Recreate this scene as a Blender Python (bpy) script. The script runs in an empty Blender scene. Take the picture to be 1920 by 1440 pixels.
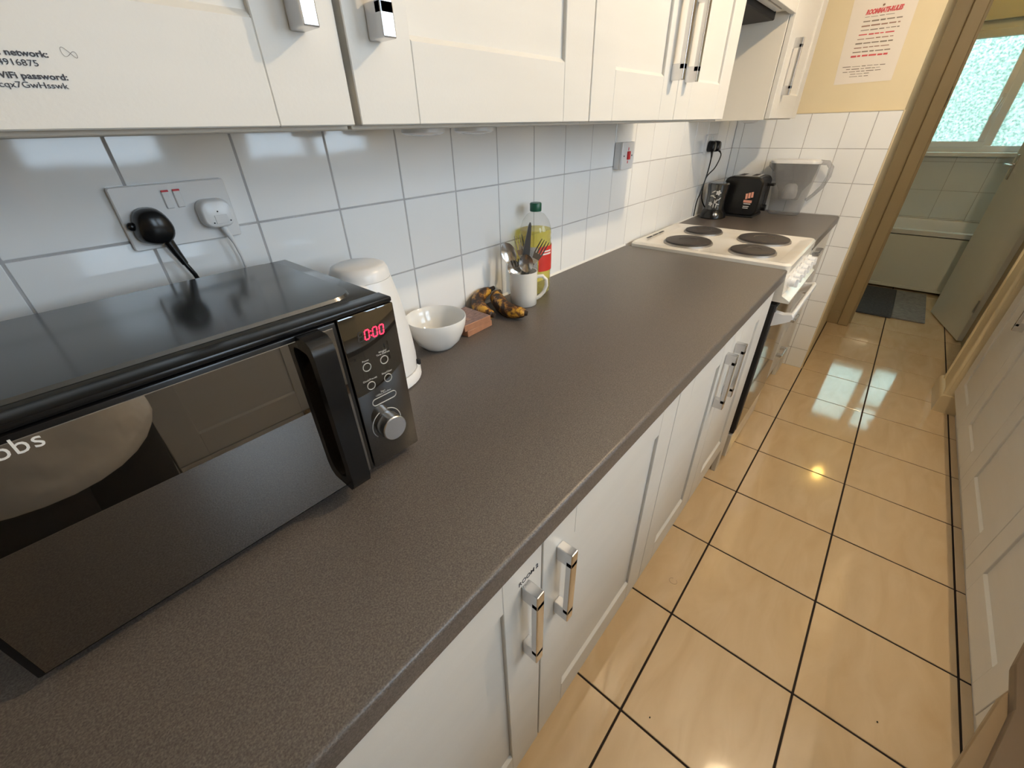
import bpy, bmesh, math, random
from mathutils import Vector, Matrix
random.seed(7)
S = bpy.context.scene
COL = S.collection
PI = math.pi

# ------------------------------------------------------------------ camera
CAM = Vector((0.0045, -0.8423, 1.3572)); YAW, PIT, ROL, FPX = 0.7272, 0.5572, -0.0277, 771.2
FW = Vector((math.cos(PIT)*math.cos(YAW), math.cos(PIT)*math.sin(YAW), -math.sin(PIT)))
_r = Vector((math.sin(YAW), -math.cos(YAW), 0)); _u = _r.cross(FW)
RT = math.cos(ROL)*_r + math.sin(ROL)*_u
UP = -math.sin(ROL)*_r + math.cos(ROL)*_u
cd = bpy.data.cameras.new('camera'); cam = bpy.data.objects.new('camera', cd); COL.objects.link(cam)
cd.sensor_width = 36; cd.lens = FPX*36/1920; cd.clip_start = 0.01
cam.matrix_world = Matrix(((RT.x, UP.x, -FW.x, CAM.x), (RT.y, UP.y, -FW.y, CAM.y), (RT.z, UP.z, -FW.z, CAM.z), (0, 0, 0, 1)))
S.camera = cam

# ------------------------------------------------------------------ world, exposure, window portals
SKY = 10.0; LAMP = 1750.0; BATH_LAMP = 22.0
S.view_settings.view_transform = 'Standard'; S.view_settings.look = 'None'
S.view_settings.exposure = 0.0; S.view_settings.gamma = 1.0; S.view_settings.use_curve_mapping = False
W = bpy.data.worlds.new('overcast_sky'); S.world = W; W.use_nodes = True
W.node_tree.nodes['Background'].inputs[0].default_value = (0.70, 0.84, 1.0, 1)
W.node_tree.nodes['Background'].inputs[1].default_value = SKY
def portal(name, loc, rot, sx, sy):
    l = bpy.data.lights.new(name, 'AREA'); l.shape = 'RECTANGLE'; l.size = sx; l.size_y = sy
    l.cycles.is_portal = True
    o = bpy.data.objects.new(name, l); COL.objects.link(o); o.location = loc; o.rotation_euler = rot
portal('kitchen_window_daylight', (0.40, -2.13, 1.64), (-PI/2, 0, PI), 0.6, 0.88)
portal('kitchen_window_daylight', (1.44, -2.13, 1.64), (-PI/2, 0, PI), 0.84, 0.88)
portal('bathroom_window_daylight', (5.93, -1.15, 1.55), (0, PI/2, 0), 0.95, 1.1)

# ------------------------------------------------------------------ materials
def mat(name, col, rough=0.5, metal=0.0, spec=0.5, ior=1.5, coat=0.0, coat_rough=0.05, trans=0.0, emit=None, estr=0.0,
        var=None, vscale=8.0, vstretch=(1, 1, 1), vdetail=3.0, bump=0.0, bscale=200.0, bdist=0.002, tint=None):
    m = bpy.data.materials.new(name); m.use_nodes = True
    nt = m.node_tree; b = nt.nodes['Principled BSDF']
    b.inputs['Base Color'].default_value = (*col, 1); b.inputs['Roughness'].default_value = rough
    b.inputs['Metallic'].default_value = metal; b.inputs['Specular IOR Level'].default_value = spec
    b.inputs['IOR'].default_value = ior; b.inputs['Coat Weight'].default_value = coat
    b.inputs['Coat Roughness'].default_value = coat_rough; b.inputs['Transmission Weight'].default_value = trans
    if tint: b.inputs['Specular Tint'].default_value = (*tint, 1)
    if emit:
        b.inputs['Emission Color'].default_value = (*emit, 1); b.inputs['Emission Strength'].default_value = estr
    if var or bump:
        tc = nt.nodes.new('ShaderNodeTexCoord')
    if var:
        mp = nt.nodes.new('ShaderNodeMapping'); mp.inputs['Scale'].default_value = vstretch
        n = nt.nodes.new('ShaderNodeTexNoise'); n.inputs['Scale'].default_value = vscale; n.inputs['Detail'].default_value = vdetail
        r = nt.nodes.new('ShaderNodeValToRGB'); r.color_ramp.elements[0].position = 0.3; r.color_ramp.elements[1].position = 0.7
        r.color_ramp.elements[0].color = (*col, 1); r.color_ramp.elements[1].color = (*var, 1)
        nt.links.new(tc.outputs['Object'], mp.inputs['Vector']); nt.links.new(mp.outputs[0], n.inputs['Vector'])
        nt.links.new(n.outputs['Fac'], r.inputs[0]); nt.links.new(r.outputs[0], b.inputs['Base Color'])
    if bump:
        n2 = nt.nodes.new('ShaderNodeTexNoise'); n2.inputs['Scale'].default_value = bscale; n2.inputs['Detail'].default_value = 2
        bp = nt.nodes.new('ShaderNodeBump'); bp.inputs['Strength'].default_value = bump; bp.inputs['Distance'].default_value = bdist
        nt.links.new(tc.outputs['Object'], n2.inputs['Vector']); nt.links.new(n2.outputs['Fac'], bp.inputs['Height'])
        nt.links.new(bp.outputs[0], b.inputs['Normal'])
    return m
M = {}
M['door'] = mat('cream_white_foil', (0.70, 0.68, 0.635), 0.42, var=(0.675, 0.655, 0.61), vscale=4, vstretch=(1, 1, 6), bump=0.12, bscale=260, bdist=0.0008)
M['carcass'] = mat('cream_carcass_board', (0.74, 0.70, 0.62), 0.5, bump=0.05, bscale=300)
M['tile'] = mat('white_glazed_ceramic', (0.88, 0.895, 0.90), 0.07, spec=0.55, var=(0.86, 0.875, 0.885), vscale=3, bump=0.10, bscale=9, bdist=0.003)
M['grout'] = mat('light_grey_grout', (0.52, 0.52, 0.53), 0.9, var=(0.43, 0.42, 0.42), vscale=20, bump=0.3)
M['floortile'] = None
M['floorgrout'] = mat('dark_brown_grout', (0.018, 0.010, 0.008), 0.85, bump=0.3)
M['paint'] = mat('warm_yellow_wall_paint', (0.78, 0.675, 0.465), 0.75, var=(0.75, 0.645, 0.435), vscale=5, bump=0.15, bscale=120)
M['paintwhite'] = mat('white_ceiling_paint', (0.78, 0.76, 0.72), 0.8, bump=0.1, bscale=120)
M['bathpaint'] = mat('pale_cream_bathroom_paint', (0.84, 0.80, 0.66), 0.75, bump=0.1, bscale=100)
M['olive'] = mat('ochre_gloss_paint', (0.38, 0.305, 0.18), 0.4, var=(0.35, 0.28, 0.165), vscale=3, bump=0.08, bscale=60)
M['gloss'] = mat('cream_gloss_woodwork', (0.70, 0.60, 0.40), 0.35, var=(0.66, 0.56, 0.37), vscale=4, bump=0.06, bscale=50)
M['skirt'] = mat('cream_skirting_paint', (0.66, 0.55, 0.36), 0.4, bump=0.06, bscale=60)
M['chrome'] = mat('polished_chrome', (0.72, 0.72, 0.73), 0.26, metal=1.0, bump=0.02, bscale=80)
M['steel'] = mat('brushed_steel', (0.62, 0.62, 0.63), 0.28, metal=1.0, bump=0.1, bscale=500, bdist=0.0005)
M['platering'] = mat('dull_steel_ring', (0.36, 0.34, 0.32), 0.5, metal=1.0, bump=0.05)
M['cutlery'] = mat('stainless_cutlery', (0.60, 0.60, 0.60), 0.18, metal=1.0, bump=0.03, bscale=120)
M['blackplastic'] = mat('satin_black_plastic', (0.007, 0.007, 0.0075), 0.24, spec=0.4, bump=0.05, bscale=500, bdist=0.0004)
M['blackrubber'] = mat('matt_black_rubber', (0.010, 0.010, 0.010), 0.6, bump=0.1, bscale=300)
M['mwtop'] = mat('gloss_black_enamel', (0.018, 0.020, 0.021), 0.15, spec=0.7, ior=1.85, bump=0.015, bscale=25, bdist=0.002)
M['mwglass'] = mat('smoked_mirror_glass', (0.010, 0.008, 0.006), 0.015, spec=0.9, ior=2.35, tint=(1.0, 0.96, 0.92), bump=0.004, bscale=4, bdist=0.002)
M['mwpanel'] = mat('black_glass_panel', (0.012, 0.010, 0.008), 0.03, spec=0.8, ior=1.75, bump=0.004, bscale=4, bdist=0.002)
M['print'] = mat('pale_grey_print', (0.55, 0.54, 0.52), 0.5, bump=0.01)
M['printwhite'] = mat('white_print', (0.78, 0.78, 0.76), 0.5, bump=0.01)
M['ink'] = mat('black_ink_print', (0.035, 0.035, 0.045), 0.6, bump=0.01)
M['pencil'] = mat('grey_pencil_line', (0.20, 0.19, 0.18), 0.7, bump=0.01)
M['led'] = mat('red_led_segment', (0.3, 0.0, 0.01), 0.4, emit=(1.0, 0.03, 0.08), estr=2.6, bump=0.01)
M['ledoff'] = mat('unlit_led_segment', (0.045, 0.04, 0.035), 0.4, bump=0.01)
M['whiteplastic'] = mat('white_plastic', (0.80, 0.80, 0.80), 0.28, bump=0.03, bscale=200)
M['socket'] = mat('white_socket_plastic', (0.76, 0.76, 0.76), 0.22, bump=0.02, bscale=200)
M['greyhandle'] = mat('dark_grey_handle', (0.09, 0.09, 0.09), 0.32, bump=0.03)
M['red'] = mat('red_plastic', (0.62, 0.02, 0.03), 0.35, bump=0.02)
M['dark'] = mat('dark_parts_and_shade', (0.015, 0.013, 0.012), 0.7, bump=0.05)  # plain dark parts; in slots and gaps the colour stands in for shade
M['ceramic'] = mat('white_glazed_porcelain', (0.83, 0.82, 0.79), 0.08, spec=0.6, bump=0.02, bscale=20)
M['mug'] = mat('off_white_stoneware', (0.74, 0.72, 0.67), 0.22, bump=0.03, bscale=40)
M['enamel'] = mat('white_enamel', (0.84, 0.82, 0.77), 0.14, spec=0.6, var=(0.75, 0.69, 0.59), vscale=5, vdetail=5, bump=0.02, bscale=30)
M['castiron'] = mat('dark_cast_iron', (0.035, 0.030, 0.027), 0.5, var=(0.055, 0.045, 0.04), vscale=30, bump=0.15, bscale=150)
M['ovenglass'] = mat('dark_oven_glass', (0.10, 0.085, 0.075), 0.05, spec=0.8, ior=1.8, bump=0.004, bscale=5)
M['green'] = mat('dark_green_plastic', (0.005, 0.10, 0.055), 0.35, bump=0.03)
M['labelred'] = mat('red_bottle_label', (0.55, 0.018, 0.02), 0.45, var=(0.62, 0.05, 0.03), vscale=14, bump=0.02)
M['labelwhite'] = mat('pale_bottle_label', (0.52, 0.50, 0.47), 0.5, var=(0.36, 0.35, 0.34), vscale=120, vstretch=(1, 1, 3), bump=0.02)
M['choc'] = mat('brown_chocolate_card', (0.12, 0.06, 0.05), 0.45, var=(0.30, 0.18, 0.15), vscale=70, vstretch=(1, 3, 1), bump=0.03)
M['chocside'] = mat('orange_brown_card', (0.42, 0.20, 0.11), 0.5, var=(0.34, 0.16, 0.09), vscale=60, bump=0.03)
M['paper'] = mat('white_paper', (0.80, 0.74, 0.67), 0.7, bump=0.03, bscale=300)
M['redink'] = mat('red_print', (0.62, 0.10, 0.11), 0.6, bump=0.01)
M['brownink'] = mat('faded_brown_print', (0.33, 0.20, 0.15), 0.6, bump=0.01)
M['greyink'] = mat('faded_grey_print', (0.24, 0.20, 0.16), 0.6, bump=0.01)
M['orangeprint'] = mat('pink_orange_print', (0.72, 0.33, 0.24), 0.5, bump=0.01)
M['upvc'] = mat('white_upvc', (0.90, 0.92, 0.94), 0.25, bump=0.02)
M['bathenamel'] = mat('white_bath_acrylic', (0.80, 0.81, 0.80), 0.12, bump=0.01)
M['bathpanel'] = mat('pale_bath_panel', (0.80, 0.81, 0.74), 0.25, bump=0.02, bscale=10)
M['bathtile'] = mat('pale_grey_ceramic', (0.84, 0.87, 0.88), 0.10, var=(0.81, 0.84, 0.85), vscale=2, bump=0.05, bscale=8)
M['doorpaint'] = mat('grey_white_door_paint', (0.78, 0.78, 0.73), 0.45, var=(0.75, 0.75, 0.70), vscale=3, bump=0.05, bscale=60)
M['matdark'] = mat('dark_blue_grey_pile', (0.055, 0.062, 0.085), 0.95, var=(0.09, 0.10, 0.13), vscale=60, bump=0.8, bscale=400, bdist=0.004)
M['matlight'] = mat('light_grey_pile', (0.34, 0.35, 0.38), 0.95, var=(0.24, 0.25, 0.27), vscale=40, bump=0.8, bscale=400, bdist=0.004)
M['tan'] = mat('tan_brown_plastic', (0.25, 0.175, 0.10), 0.45, var=(0.225, 0.158, 0.09), vscale=4, bump=0.05, bscale=200)
M['tandark'] = mat('brown_plastic_lid', (0.135, 0.095, 0.062), 0.45, bump=0.05, bscale=200)
M['shirt'] = mat('white_cotton_jersey', (0.66, 0.62, 0.56), 0.9, var=(0.60, 0.56, 0.50), vscale=6, bump=0.5, bscale=14, bdist=0.02)
M['trousers'] = mat('black_cotton', (0.006, 0.006, 0.007), 0.9, bump=0.4, bscale=200)
M['skin'] = mat('skin', (0.50, 0.30, 0.21), 0.5, bump=0.05, bscale=200)
M['hair'] = mat('dark_hair', (0.02, 0.014, 0.010), 0.6, bump=0.4, bscale=200)
M['foliage'] = mat('hedge_leaves', (0.10, 0.19, 0.08), 0.6, var=(0.34, 0.44, 0.26), vscale=5, bump=0.8, bscale=30, bdist=0.03)
M['concrete'] = mat('outdoor_paving', (0.30, 0.30, 0.28), 0.9, bump=0.2)

def worktop_mat():
    m = bpy.data.materials.new('speckled_grey_brown_laminate'); m.use_nodes = True; nt = m.node_tree; b = nt.nodes['Principled BSDF']
    tc = nt.nodes.new('ShaderNodeTexCoord')
    n1 = nt.nodes.new('ShaderNodeTexNoise'); n1.inputs['Scale'].default_value = 520; n1.inputs['Detail'].default_value = 2
    r1 = nt.nodes.new('ShaderNodeValToRGB'); e = r1.color_ramp.elements
    e[0].position = 0.28; e[0].color = (0.070, 0.059, 0.052, 1); e[1].position = 0.75; e[1].color = (0.172, 0.150, 0.133, 1)
    x = e.new(0.5); x.color = (0.112, 0.096, 0.085, 1)
    n2 = nt.nodes.new('ShaderNodeTexVoronoi'); n2.inputs['Scale'].default_value = 260
    r2 = nt.nodes.new('ShaderNodeValToRGB'); r2.color_ramp.elements[0].position = 0.06; r2.color_ramp.elements[1].position = 0.16
    r2.color_ramp.elements[0].color = (0.4, 0.4, 0.4, 1); r2.color_ramp.elements[1].color = (1, 1, 1, 1)
    mx = nt.nodes.new('ShaderNodeMix'); mx.data_type = 'RGBA'; mx.blend_type = 'MULTIPLY'; mx.inputs[0].default_value = 1.0
    bp = nt.nodes.new('ShaderNodeBump'); bp.inputs['Strength'].default_value = 0.25; bp.inputs['Distance'].default_value = 0.0006
    L = nt.links.new
    L(tc.outputs['Object'], n1.inputs['Vector']); L(tc.outputs['Object'], n2.inputs['Vector'])
    L(n1.outputs['Fac'], r1.inputs[0]); L(n2.outputs['Distance'], r2.inputs[0])
    L(r1.outputs[0], mx.inputs[6]); L(r2.outputs[0], mx.inputs[7]); L(mx.outputs[2], b.inputs['Base Color'])
    L(n1.outputs['Fac'], bp.inputs['Height']); L(bp.outputs[0], b.inputs['Normal'])
    b.inputs['Roughness'].default_value = 0.36
    return m
M['worktop'] = worktop_mat()
def floor_mat():
    m = bpy.data.materials.new('beige_marbled_floor_ceramic'); m.use_nodes = True; nt = m.node_tree; b = nt.nodes['Principled BSDF']
    tc = nt.nodes.new('ShaderNodeTexCoord'); oi = nt.nodes.new('ShaderNodeObjectInfo')
    ad = nt.nodes.new('ShaderNodeVectorMath'); ad.operation = 'MULTIPLY_ADD'; ad.inputs[1].default_value = (1, 1, 1)
    mu = nt.nodes.new('ShaderNodeMath'); mu.operation = 'MULTIPLY'; mu.inputs[1].default_value = 37.0
    mp = nt.nodes.new('ShaderNodeMapping'); mp.inputs['Rotation'].default_value = (0, 0, 0.5); mp.inputs['Scale'].default_value = (3, 9, 1)
    n = nt.nodes.new('ShaderNodeTexNoise'); n.inputs['Scale'].default_value = 1.4; n.inputs['Detail'].default_value = 5; n.inputs['Distortion'].default_value = 1.2
    r = nt.nodes.new('ShaderNodeValToRGB'); e = r.color_ramp.elements
    e[0].position = 0.28; e[0].color = (0.70, 0.525, 0.325, 1); e[1].position = 0.75; e[1].color = (0.79, 0.625, 0.42, 1)
    x = e.new(0.5); x.color = (0.745, 0.575, 0.37, 1)
    L = nt.links.new
    L(oi.outputs['Random'], mu.inputs[0]); L(tc.outputs['Object'], ad.inputs[0]); L(mu.outputs[0], ad.inputs[2])
    L(ad.outputs[0], mp.inputs['Vector']); L(mp.outputs[0], n.inputs['Vector']); L(n.outputs['Fac'], r.inputs[0]); L(r.outputs[0], b.inputs['Base Color'])
    n2 = nt.nodes.new('ShaderNodeTexNoise'); n2.inputs['Scale'].default_value = 14; n2.inputs['Detail'].default_value = 3
    bp = nt.nodes.new('ShaderNodeBump'); bp.inputs['Strength'].default_value = 0.10; bp.inputs['Distance'].default_value = 0.002
    L(tc.outputs['Object'], n2.inputs['Vector']); L(n2.outputs['Fac'], bp.inputs['Height']); L(bp.outputs[0], b.inputs['Normal'])
    b.inputs['Roughness'].default_value = 0.075; b.inputs['Specular IOR Level'].default_value = 0.6; b.inputs['Coat Weight'].default_value = 0.6; b.inputs['Coat Roughness'].default_value = 0.05
    return m
M['floortile'] = floor_mat()
def banana_mat():
    m = bpy.data.materials.new('overripe_banana_skin'); m.use_nodes = True; nt = m.node_tree; b = nt.nodes['Principled BSDF']
    tc = nt.nodes.new('ShaderNodeTexCoord')
    n = nt.nodes.new('ShaderNodeTexNoise'); n.inputs['Scale'].default_value = 26; n.inputs['Detail'].default_value = 5; n.inputs['Roughness'].default_value = 0.65
    r = nt.nodes.new('ShaderNodeValToRGB'); e = r.color_ramp.elements
    e[0].position = 0.47; e[0].color = (0.030, 0.014, 0.008, 1); e[1].position = 0.58; e[1].color = (0.62, 0.33, 0.035, 1)
    x = e.new(0.52); x.color = (0.22, 0.09, 0.02, 1)
    L = nt.links.new
    L(tc.outputs['Object'], n.inputs['Vector']); L(n.outputs['Fac'], r.inputs[0]); L(r.outputs[0], b.inputs['Base Color'])
    b.inputs['Roughness'].default_value = 0.45
    return m
M['banana'] = banana_mat()
M['stem'] = mat('dark_banana_stem', (0.035, 0.02, 0.012), 0.7, bump=0.2)
def clear_mat(name, col, frac, rough=0.03, dcol=None):
    # thin clear sheet: mostly passes light, with a glossy surface
    m = bpy.data.materials.new(name); m.use_nodes = True; nt = m.node_tree
    for n in list(nt.nodes): nt.nodes.remove(n)
    o = nt.nodes.new('ShaderNodeOutputMaterial'); t = nt.nodes.new('ShaderNodeBsdfTransparent'); t.inputs[0].default_value = (*col, 1)
    g = nt.nodes.new('ShaderNodeBsdfGlossy'); g.inputs['Roughness'].default_value = rough
    lw = nt.nodes.new('ShaderNodeLayerWeight'); pw_ = nt.nodes.new('ShaderNodeMath'); pw_.operation = 'POWER'; pw_.inputs[1].default_value = 3.5
    fr = nt.nodes.new('ShaderNodeMath'); fr.operation = 'MULTIPLY_ADD'; fr.inputs[1].default_value = 0.45; fr.inputs[2].default_value = 0.035
    nt.links.new(lw.outputs['Facing'], pw_.inputs[0]); nt.links.new(pw_.outputs[0], fr.inputs[0])
    mx = nt.nodes.new('ShaderNodeMixShader'); d = nt.nodes.new('ShaderNodeBsdfDiffuse'); d.inputs[0].default_value = (*(dcol or [min(1, c*0.9) for c in col]), 1)
    mx2 = nt.nodes.new('ShaderNodeMixShader'); mx2.inputs[0].default_value = frac
    L = nt.links.new
    L(t.outputs[0], mx2.inputs[1]); L(d.outputs[0], mx2.inputs[2])
    L(fr.outputs[0], mx.inputs[0]); L(mx2.outputs[0], mx.inputs[1]); L(g.outputs[0], mx.inputs[2]); L(mx.outputs[0], o.inputs[0])
    return m
M['pane'] = clear_mat('clear_window_glass', (0.95, 0.97, 0.97), 0.02)
M['jug'] = clear_mat('clear_grey_plastic', (0.90, 0.90, 0.90), 0.22, 0.03, (0.52, 0.52, 0.52))
M['jugin'] = clear_mat('smoky_plastic_funnel', (0.88, 0.88, 0.89), 0.26, 0.03, (0.46, 0.46, 0.47))
M['pet'] = clear_mat('clear_bottle_plastic', (0.97, 0.97, 0.96), 0.04)
M['oil'] = clear_mat('golden_cooking_oil', (0.93, 0.86, 0.28), 0.22, 0.08)
def frosted():
    m = bpy.data.materials.new('obscure_frosted_glass'); m.use_nodes = True; nt = m.node_tree
    for n in list(nt.nodes): nt.nodes.remove(n)
    L = nt.links.new
    o = nt.nodes.new('ShaderNodeOutputMaterial'); tl = nt.nodes.new('ShaderNodeBsdfTranslucent')
    rf = nt.nodes.new('ShaderNodeBsdfRefraction'); rf.inputs['Roughness'].default_value = 0.06; rf.inputs['IOR'].default_value = 1.3
    rf.inputs[0].default_value = (0.93, 0.98, 0.95, 1)
    gl = nt.nodes.new('ShaderNodeBsdfGlossy'); gl.inputs['Roughness'].default_value = 0.1
    tc = nt.nodes.new('ShaderNodeTexCoord'); v = nt.nodes.new('ShaderNodeTexNoise'); v.inputs['Scale'].default_value = 60; v.inputs['Detail'].default_value = 4
    r = nt.nodes.new('ShaderNodeValToRGB'); r.color_ramp.elements[0].position = 0.35; r.color_ramp.elements[1].position = 0.68
    r.color_ramp.elements[0].color = (0.55, 0.60, 0.57, 1); r.color_ramp.elements[1].color = (0.78, 0.80, 0.78, 1)
    r2 = nt.nodes.new('ShaderNodeValToRGB'); r2.color_ramp.elements[0].position = 0.38; r2.color_ramp.elements[1].position = 0.62
    r2.color_ramp.elements[0].color = (0.32, 0.46, 0.39, 1); r2.color_ramp.elements[1].color = (0.86, 0.97, 0.91, 1)  # mottled green in the glass colour stands in for refracted foliage light
    bp = nt.nodes.new('ShaderNodeBump'); bp.inputs['Strength'].default_value = 1.0; bp.inputs['Distance'].default_value = 0.006
    L(tc.outputs['Object'], v.inputs['Vector']); L(v.outputs['Fac'], r.inputs[0]); L(r.outputs[0], tl.inputs[0]); L(r2.outputs[0], rf.inputs[0]); L(v.outputs['Fac'], r2.inputs[0])
    L(v.outputs['Fac'], bp.inputs['Height']); L(bp.outputs[0], rf.inputs['Normal']); L(bp.outputs[0], gl.inputs['Normal'])
    m1 = nt.nodes.new('ShaderNodeMixShader'); m1.inputs[0].default_value = 0.66
    m2 = nt.nodes.new('ShaderNodeMixShader'); m2.inputs[0].default_value = 0.06
    L(tl.outputs[0], m1.inputs[1]); L(rf.outputs[0], m1.inputs[2]); L(m1.outputs[0], m2.inputs[1]); L(gl.outputs[0], m2.inputs[2]); L(m2.outputs[0], o.inputs[0])
    return m
M['frost'] = frosted()

# ------------------------------------------------------------------ mesh helpers
class MB:
    """collects shapes of ONE part"""
    def __init__(s): s.bm = bmesh.new(); s.smooth = False
    def box(s, x0, x1, y0, y1, z0, z1, bev=0.0, seg=1):
        b = bmesh.new(); bmesh.ops.create_cube(b, size=1)
        for v in b.verts:
            v.co = Vector(((x0+x1)/2+v.co.x*(x1-x0), (y0+y1)/2+v.co.y*(y1-y0), (z0+z1)/2+v.co.z*(z1-z0)))
        if bev: bmesh.ops.bevel(b, geom=list(b.edges), offset=bev, segments=seg, profile=0.5, affect='EDGES')
        s._merge(b); return s
    def _merge(s, b):
        mp = {}
        for v in b.verts: mp[v] = s.bm.verts.new(v.co)
        for f in b.faces:
            try: s.bm.faces.new([mp[v] for v in f.verts])
            except ValueError: pass
        b.free()
    def poly(s, pts):
        vs = [s.bm.verts.new(p) for p in pts]; s.bm.faces.new(vs); return s
    def loft(s, rings, cap0=True, cap1=True, closed=True):
        R = [[s.bm.verts.new(p) for p in r] for r in rings]; n = len(R[0])
        for a, b in zip(R, R[1:]):
            for i in range(n if closed else n-1):
                j = (i+1) % n
                s.bm.faces.new((a[i], a[j], b[j], b[i]))
        if cap0: s.bm.faces.new(R[0][::-1])
        if cap1: s.bm.faces.new(R[-1])
        return s
    def lathe(s, c, prof, n=32, cap0=True, cap1=True, sx=1.0, sy=1.0):
        rings = [[(c[0]+r*sx*math.cos(2*PI*i/n), c[1]+r*sy*math.sin(2*PI*i/n), c[2]+z) for i in range(n)] for r, z in prof]
        return s.loft(rings, cap0, cap1)
    def cyl(s, a, b, r, n=20, r2=None):
        return s.tube([a, b], [r, r if r2 is None else r2], n)
    def tube(s, pts, rad, n=10, caps=True):
        pts = [Vector(p) for p in pts]; rr = rad if isinstance(rad, (list, tuple)) else [rad]*len(pts)
        rings = []; prev = None
        for i, p in enumerate(pts):
            d = (pts[min(i+1, len(pts)-1)] - pts[max(i-1, 0)]).normalized()
            if prev is None:
                a = Vector((0, 0, 1)) if abs(d.z) < 0.9 else Vector((1, 0, 0)); e1 = d.cross(a).normalized()
            else:
                e1 = (prev - d*prev.dot(d)).normalized()
            prev = e1; e2 = d.cross(e1)
            rings.append([p + (e1*math.cos(2*PI*k/n)+e2*math.sin(2*PI*k/n))*rr[i] for k in range(n)])
        return s.loft(rings, caps, caps)
    def prism(s, pts2, axis, a, b):
        # closed 2D outline extruded along axis 0/1/2
        def P(q, t):
            l = list(q); l.insert(axis, t); return tuple(l)
        return s.loft([[P(q, a) for q in pts2], [P(q, b) for q in pts2]])
    def sphere(s, c, r, n=16, sc=(1, 1, 1)):
        prof = []
        rings = []
        for i in range(1, n):
            t = PI*i/n
            rings.append([(c[0]+r*sc[0]*math.sin(t)*math.cos(2*PI*k/(2*n)), c[1]+r*sc[1]*math.sin(t)*math.sin(2*PI*k/(2*n)), c[2]+r*sc[2]*math.cos(t)) for k in range(2*n)])
        return s.loft(rings)
    def xf(s, m):
        bmesh.ops.transform(s.bm, matrix=m, verts=s.bm.verts); return s
    def mesh(s, name, smooth=None):
        bmesh.ops.recalc_face_normals(s.bm, faces=s.bm.faces)
        me = bpy.data.meshes.new(name); s.bm.to_mesh(me); s.bm.free()
        if smooth is not None:
            for p in me.polygons: p.use_smooth = True
            me.set_sharp_from_angle(angle=math.radians(smooth))
        return me
def link(name, me, m=None, parent=None):
    o = bpy.data.objects.new(name, me); COL.objects.link(o)
    if m is not None:
        if len(o.data.materials) == 0: o.data.materials.append(M[m])
    if parent is not None:
        o.parent = parent
        # geometry is written in room coordinates: cancel the parent's own transform
        pm = parent.matrix_basis if parent.parent is None else Matrix.Identity(4)
        o.matrix_parent_inverse = pm.inverted()
    return o
def part(name, mb, m, parent=None, smooth=None): return link(name, mb.mesh(name, smooth), m, parent)
def tag(o, label, cat, group=None):
    o['label'] = label; o['category'] = cat
    if group: o['group'] = group
    return o
def thing(name, label, cat, loc, group=None):
    o = bpy.data.objects.new(name, None); COL.objects.link(o); o.location = loc; o.empty_display_size = 0.05
    return tag(o, label, cat, group)
def struct(name, mb, m, smooth=None, label=None):
    o = part(name, mb, m, None, smooth); o['kind'] = 'structure'
    if label: o['label'] = label
    return o
def text(name, s, size, m, parent, origin, right, up, align='LEFT', shear=0.0, bold=0.0, depth=0.0002, space=1.0, line=1.0, wide=1.0):
    c = bpy.data.curves.new(name, 'FONT'); c.body = s; c.size = size; c.align_x = align; c.shear = shear; c.offset = bold
    c.extrude = depth; c.resolution_u = 3; c.space_character = space; c.space_line = line
    t = bpy.data.objects.new('tmp', c); COL.objects.link(t)
    dg = bpy.context.evaluated_depsgraph_get(); me = bpy.data.meshes.new_from_object(t.evaluated_get(dg))
    bpy.data.objects.remove(t); bpy.data.curves.remove(c)
    R = Vector(right).normalized(); U = Vector(up).normalized(); N = R.cross(U); O = Vector(origin)
    mm = Matrix(((R.x*wide, U.x, N.x, O.x), (R.y*wide, U.y, N.y, O.y), (R.z*wide, U.z, N.z, O.z), (0, 0, 0, 1)))
    me.transform(mm); me.materials.clear(); me.name = name
    return link(name, me, m, parent)
def rrect(x0, x1, y0, y1, r, n=5):
    out = []
    for cx, cy, a0 in ((x1-r, y1-r, 0), (x0+r, y1-r, PI/2), (x0+r, y0+r, PI), (x1-r, y0+r, 1.5*PI)):
        for i in range(n+1):
            a = a0+PI/2*i/n; out.append((cx+r*math.cos(a), cy+r*math.sin(a)))
    return out

# ================================================================== THE SETTING
TX0, TP, TZ = -0.0249, 0.1572, 1.2259          # wall tile grid
FX0, FT = 0.5437, 0.3435                        # floor grid
FY = [-0.3814, -0.7269, -1.0725, -1.4199, -1.766]
XE = 2.94                                       # end wall
floor = struct('floor', MB().box(-1.62, 5.95, -2.15, 0.3, -0.12, -0.0025), 'floorgrout')
tm = {}
for j in range(4):
    y1, y0 = FY[j], FY[j+1]
    for k in range(-6, 14):
        x0 = FX0+k*FT
        if x0 > 5.2 or False: continue
        key = j
        if key not in tm:
            tm[key] = MB().box(-FT/2+0.0029, FT/2-0.0029, (y0-y1)/2+0.0029, (y1-y0)/2-0.0029, -0.009, 0, 0.0012).mesh('tile')
            tm[key].materials.append(M['floortile'])
        o = bpy.data.objects.new('tile', tm[key]); COL.objects.link(o); o.parent = floor
        o.location = (x0+FT/2, (y0+y1)/2, 0)
        o.rotation_euler = (random.uniform(-1, 1)*0.0022, random.uniform(-1, 1)*0.0022, 0)

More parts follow.
